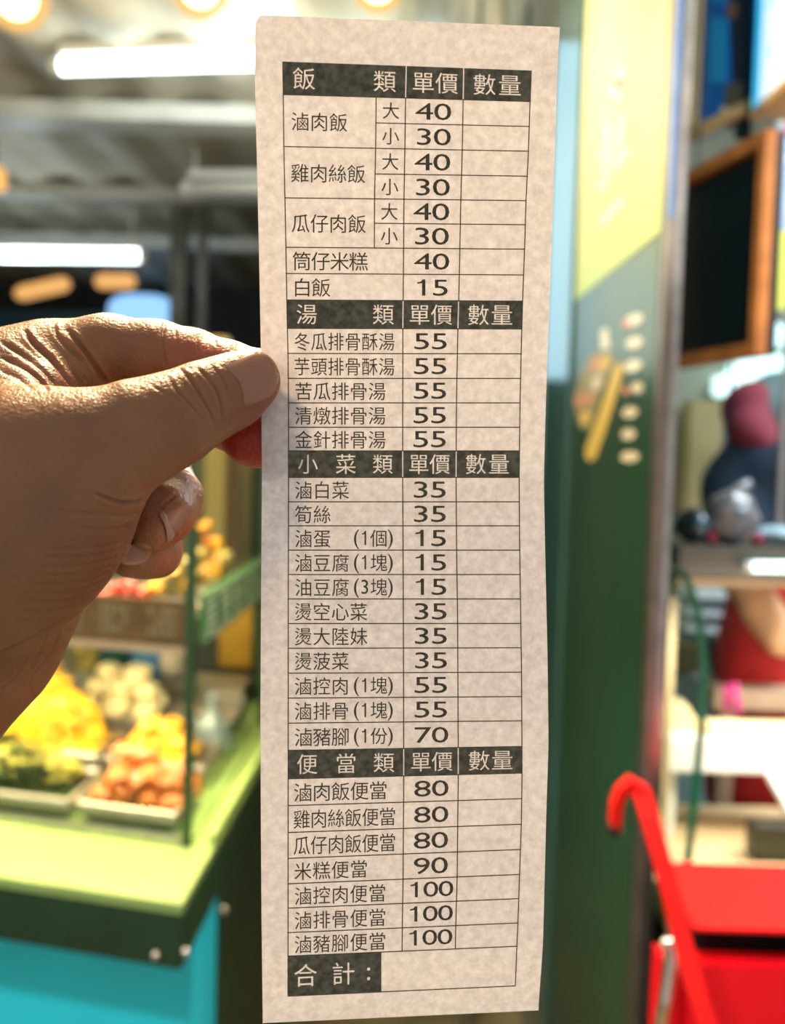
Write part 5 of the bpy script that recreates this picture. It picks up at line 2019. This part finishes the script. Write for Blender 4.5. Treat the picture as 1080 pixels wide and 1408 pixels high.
# shelf and trays inside it
M['white_lit'] = mat('white_enamel', (0.88, 0.90, 0.90), .3, coat=.3)
M['cream_box'] = mat('cream_carton', (0.92, 0.76, 0.42), .5)
dS = 1.62
a0, a1 = at(905, 1068, dS), at(1130, 1015, dS)
zs = at(1000, 1064, dS).z
o = B().box((a0.x, a0.y, zs), (a1.x - a0.x, 0, 0), (0, .12, 0), (0, 0, at(1000, 1014, dS).z - zs), bev=.004)
o = o.box((a0.x + .02, a0.y + .03, CBZ - .0039), (.02, 0, 0), (0, .06, 0), (0, 0, zs - CBZ + .0035)).box((a1.x - .022, a0.y + .03, CBZ - .0039), (.02, 0, 0), (0, .06, 0), (0, 0, zs - CBZ + .0035)).build('white_trough', M['white_lit'])
tag(o, 'bright white enamel trough on legs inside the curved glass case', 'trough')
zt2 = at(1000, 1014, dS).z
a0, a1 = at(974, 1012, dS), at(1125, 1012, dS)
o = B().box((a0.x, a0.y + .004, zt2), (a1.x - a0.x, 0, 0), (0, .035, 0), (0, 0, .021), bev=.004).build('cream_board', M['cream_box'])
tag(o, 'long cream board lying on the white trough', 'board')
a0, a1 = at(908, 1012, dS), at(968, 980, dS)
pb_ = B()
pb_.prism([Vector((a0.x, a0.y + .02, zt2)), Vector((a1.x, a0.y + .02, zt2)), Vector((a1.x - .004, a0.y + .02, zt2 + .022)), Vector((a1.x - .022, a0.y + .02, zt2 + .048)), Vector((a1.x - .05, a0.y + .02, zt2 + .042)), Vector((a0.x, a0.y + .02, zt2 + .036))], (0, .05, 0))
o = pb_.build('paper_bag', M['cream_box'])
tag(o, 'cream paper bag on the trough behind the curved glass', 'bag')
M['pink'] = mat('pink_plastic', (0.75, 0.07, 0.30), .35)
c = at(1004, 990, dS + .16)
o = B().tube([(c.x - .006, c.y, zt2 - .0), (c.x - .008, c.y, zt2 + .05), (c.x + .002, c.y - .01, zt2 + .056), (c.x + .012, c.y - .01, zt2 + .0)], .007, 10).build('pink_tongs', M['pink'], None, True)
tag(o, 'pink plastic tongs standing behind the cream board', 'tongs')
M['tan_tray'] = mat('tan_board', (0.42, 0.30, 0.22), .5, var=.2, vscale=16)
a0, a1 = at(982, 976, 1.86), at(1140, 952, 1.86)
o = B().box((a0.x, a0.y, a0.z), (a1.x - a0.x, 0, 0), (0, .06, 0), (0, 0, a1.z - a0.z), bev=.003).box((a0.x + .02, a0.y + .02, 0), (.03, 0, 0), (0, .03, 0), (0, 0, a0.z)).box((a1.x - .05, a0.y + .02, 0), (.03, 0, 0), (0, .03, 0), (0, 0, a0.z)).build('work_bench', M['tan_tray'])
tag(o, 'pinkish brown bench edge in front of the red apron', 'bench')
M['dark_tray'] = mat('dark_baking_tray', (0.03, 0.028, 0.018), .4)
# slanting white tray at the frame edge, and a light board inside
p0, p1 = at(1054, 1070, 1.45), at(1100, 1150, 1.40)
d_ = (p1 - p0)
o = B().prism([p0, p1, p1 + Vector((.16, .03, .0)), p0 + Vector((.16, .03, .0))], (0, .0, .010)).build('slanted_tray', M['white_lit'])
tag(o, 'white tray tilted down at the right frame edge inside the glass case', 'tray')
zz = CBZ - .0039
a0, a1 = at(1058, 1128, 1.5), at(1085, 1100, 1.5)
o = B().box((a0.x, yG + .14, zz), (.16, 0, 0), (0, .045, 0), (0, 0, .06), bev=.005).build('dark_tin', M['dark_tray'])
tag(o, 'dark baking tin standing in the shade inside the glass case', 'tin')
o = B().prism([Vector((.47, yG + .02, zz)), Vector((.70, yG + .02, zz)), Vector((.66, yG + .13, zz)), Vector((.47, yG + .13, zz))], (0, 0, .006)).build('cutting_board', M['cream_box'])
tag(o, 'cream cutting board lying on the base of the glass case', 'board')

# red counter with its bent red bar
M['red'] = mat('red_enamel', (0.85, 0.010, 0.008), .5, spec=.25)
M['red_deep'] = mat('red_front', (0.80, 0.004, 0.012), .45, spec=.25)
A0 = on_z(930, 1210, .965)
A1 = on_z(955, 1275, .965)
yB, yA = A0.y, A1.y
xL = min(A0.x, A1.x) + .0
zR = .965
t = empty('red_counter', (xL + .3, (yA + yB) / 2, 0), 'bright red stall counter with recessed dark gap, lower right', 'counter')
B().prism([Vector((A1.x, yA, zR - .004)), Vector((A1.x + .7, yA, zR - .004)), Vector((A1.x + .7, yB + .05, zR - .004)), Vector((A0.x, yB + .05, zR - .004))], (0, 0, .004)).build('worktop', M['red'], t)
zg = on_y(1000, 1322, yA).z - .006
B().box((A1.x - .002, yA + .002, 0.02), (.7, 0, 0), (0, .03, 0), (0, 0, zg - .02)).build('front_panel', M['red_deep'], t)
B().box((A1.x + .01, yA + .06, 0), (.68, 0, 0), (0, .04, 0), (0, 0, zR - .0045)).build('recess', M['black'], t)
B().box((A1.x - .03, yA + .012, 0), (.028, 0, 0), (0, .03, 0), (0, 0, zR - .04)).build('side_leg', M['red_deep'], t)
bar_px = [(846, 1134), (848, 1105), (856, 1086), (869, 1079), (882, 1088), (892, 1120), (905, 1165), (922, 1225), (940, 1300), (958, 1365), (985, 1450)]
bp_ = [at(x, y, 1.05 - .075 * i / 10) for i, (x, y) in enumerate(bar_px)]
bb = B()
WB = .0085
for i in range(len(bp_)):
    tn = (bp_[min(i + 1, len(bp_) - 1)] - bp_[max(i - 1, 0)]).normalized()
    s = tn.cross(Vector((0, 1, 0))).normalized()
    wd = WB if i > 2 else WB * .6
    for sx, sy in ((-1, -1), (1, -1), (1, 1), (-1, 1)):
        bb.v.append(bp_[i] + s * wd * sx + Vector((0, .009 * sy, 0)))
for i in range(len(bp_) - 1):
    for k_ in range(4):
        bb.f.append([i * 4 + k_, i * 4 + (k_ + 1) % 4, (i + 1) * 4 + (k_ + 1) % 4, (i + 1) * 4 + k_])
        bb.mi.append(0)
bb.f += [[3, 2, 1, 0], [(len(bp_) - 1) * 4 + k_ for k_ in range(4)]]
bb.mi += [0, 0]
tb = empty('bent_red_bar', (bp_[-1].x, bp_[-1].y, bp_[-1].z), 'hooked red metal bar slanting down over the counter edge', 'bar')
bb.build('bar', M['red'], tb)
p_ = bp_[0]
B().ball(p_ + Vector((0, 0, -.004)), .008, .008, .010).build('end_cap', M['black'], tb, True)
B().tube([bp_[-1], (bp_[-1].x + .02, bp_[-1].y, 0.0)], .010, 10).build('lower_leg', M['red'], tb)
# chrome grip on the side of the counter
M['chrome'] = mat('cream_chrome', (0.85, 0.80, 0.68), .12, 1.0)
g_ = [at(x, y, 1.02) for x, y in ((912, 1292), (921, 1302), (922, 1330), (916, 1370), (905, 1440))]
tg = tag(B().tube(g_, .0075, 12).build('metal_grip', M['chrome'], None, True), 'shiny pale metal grip beside the slanting red bar', 'grip')
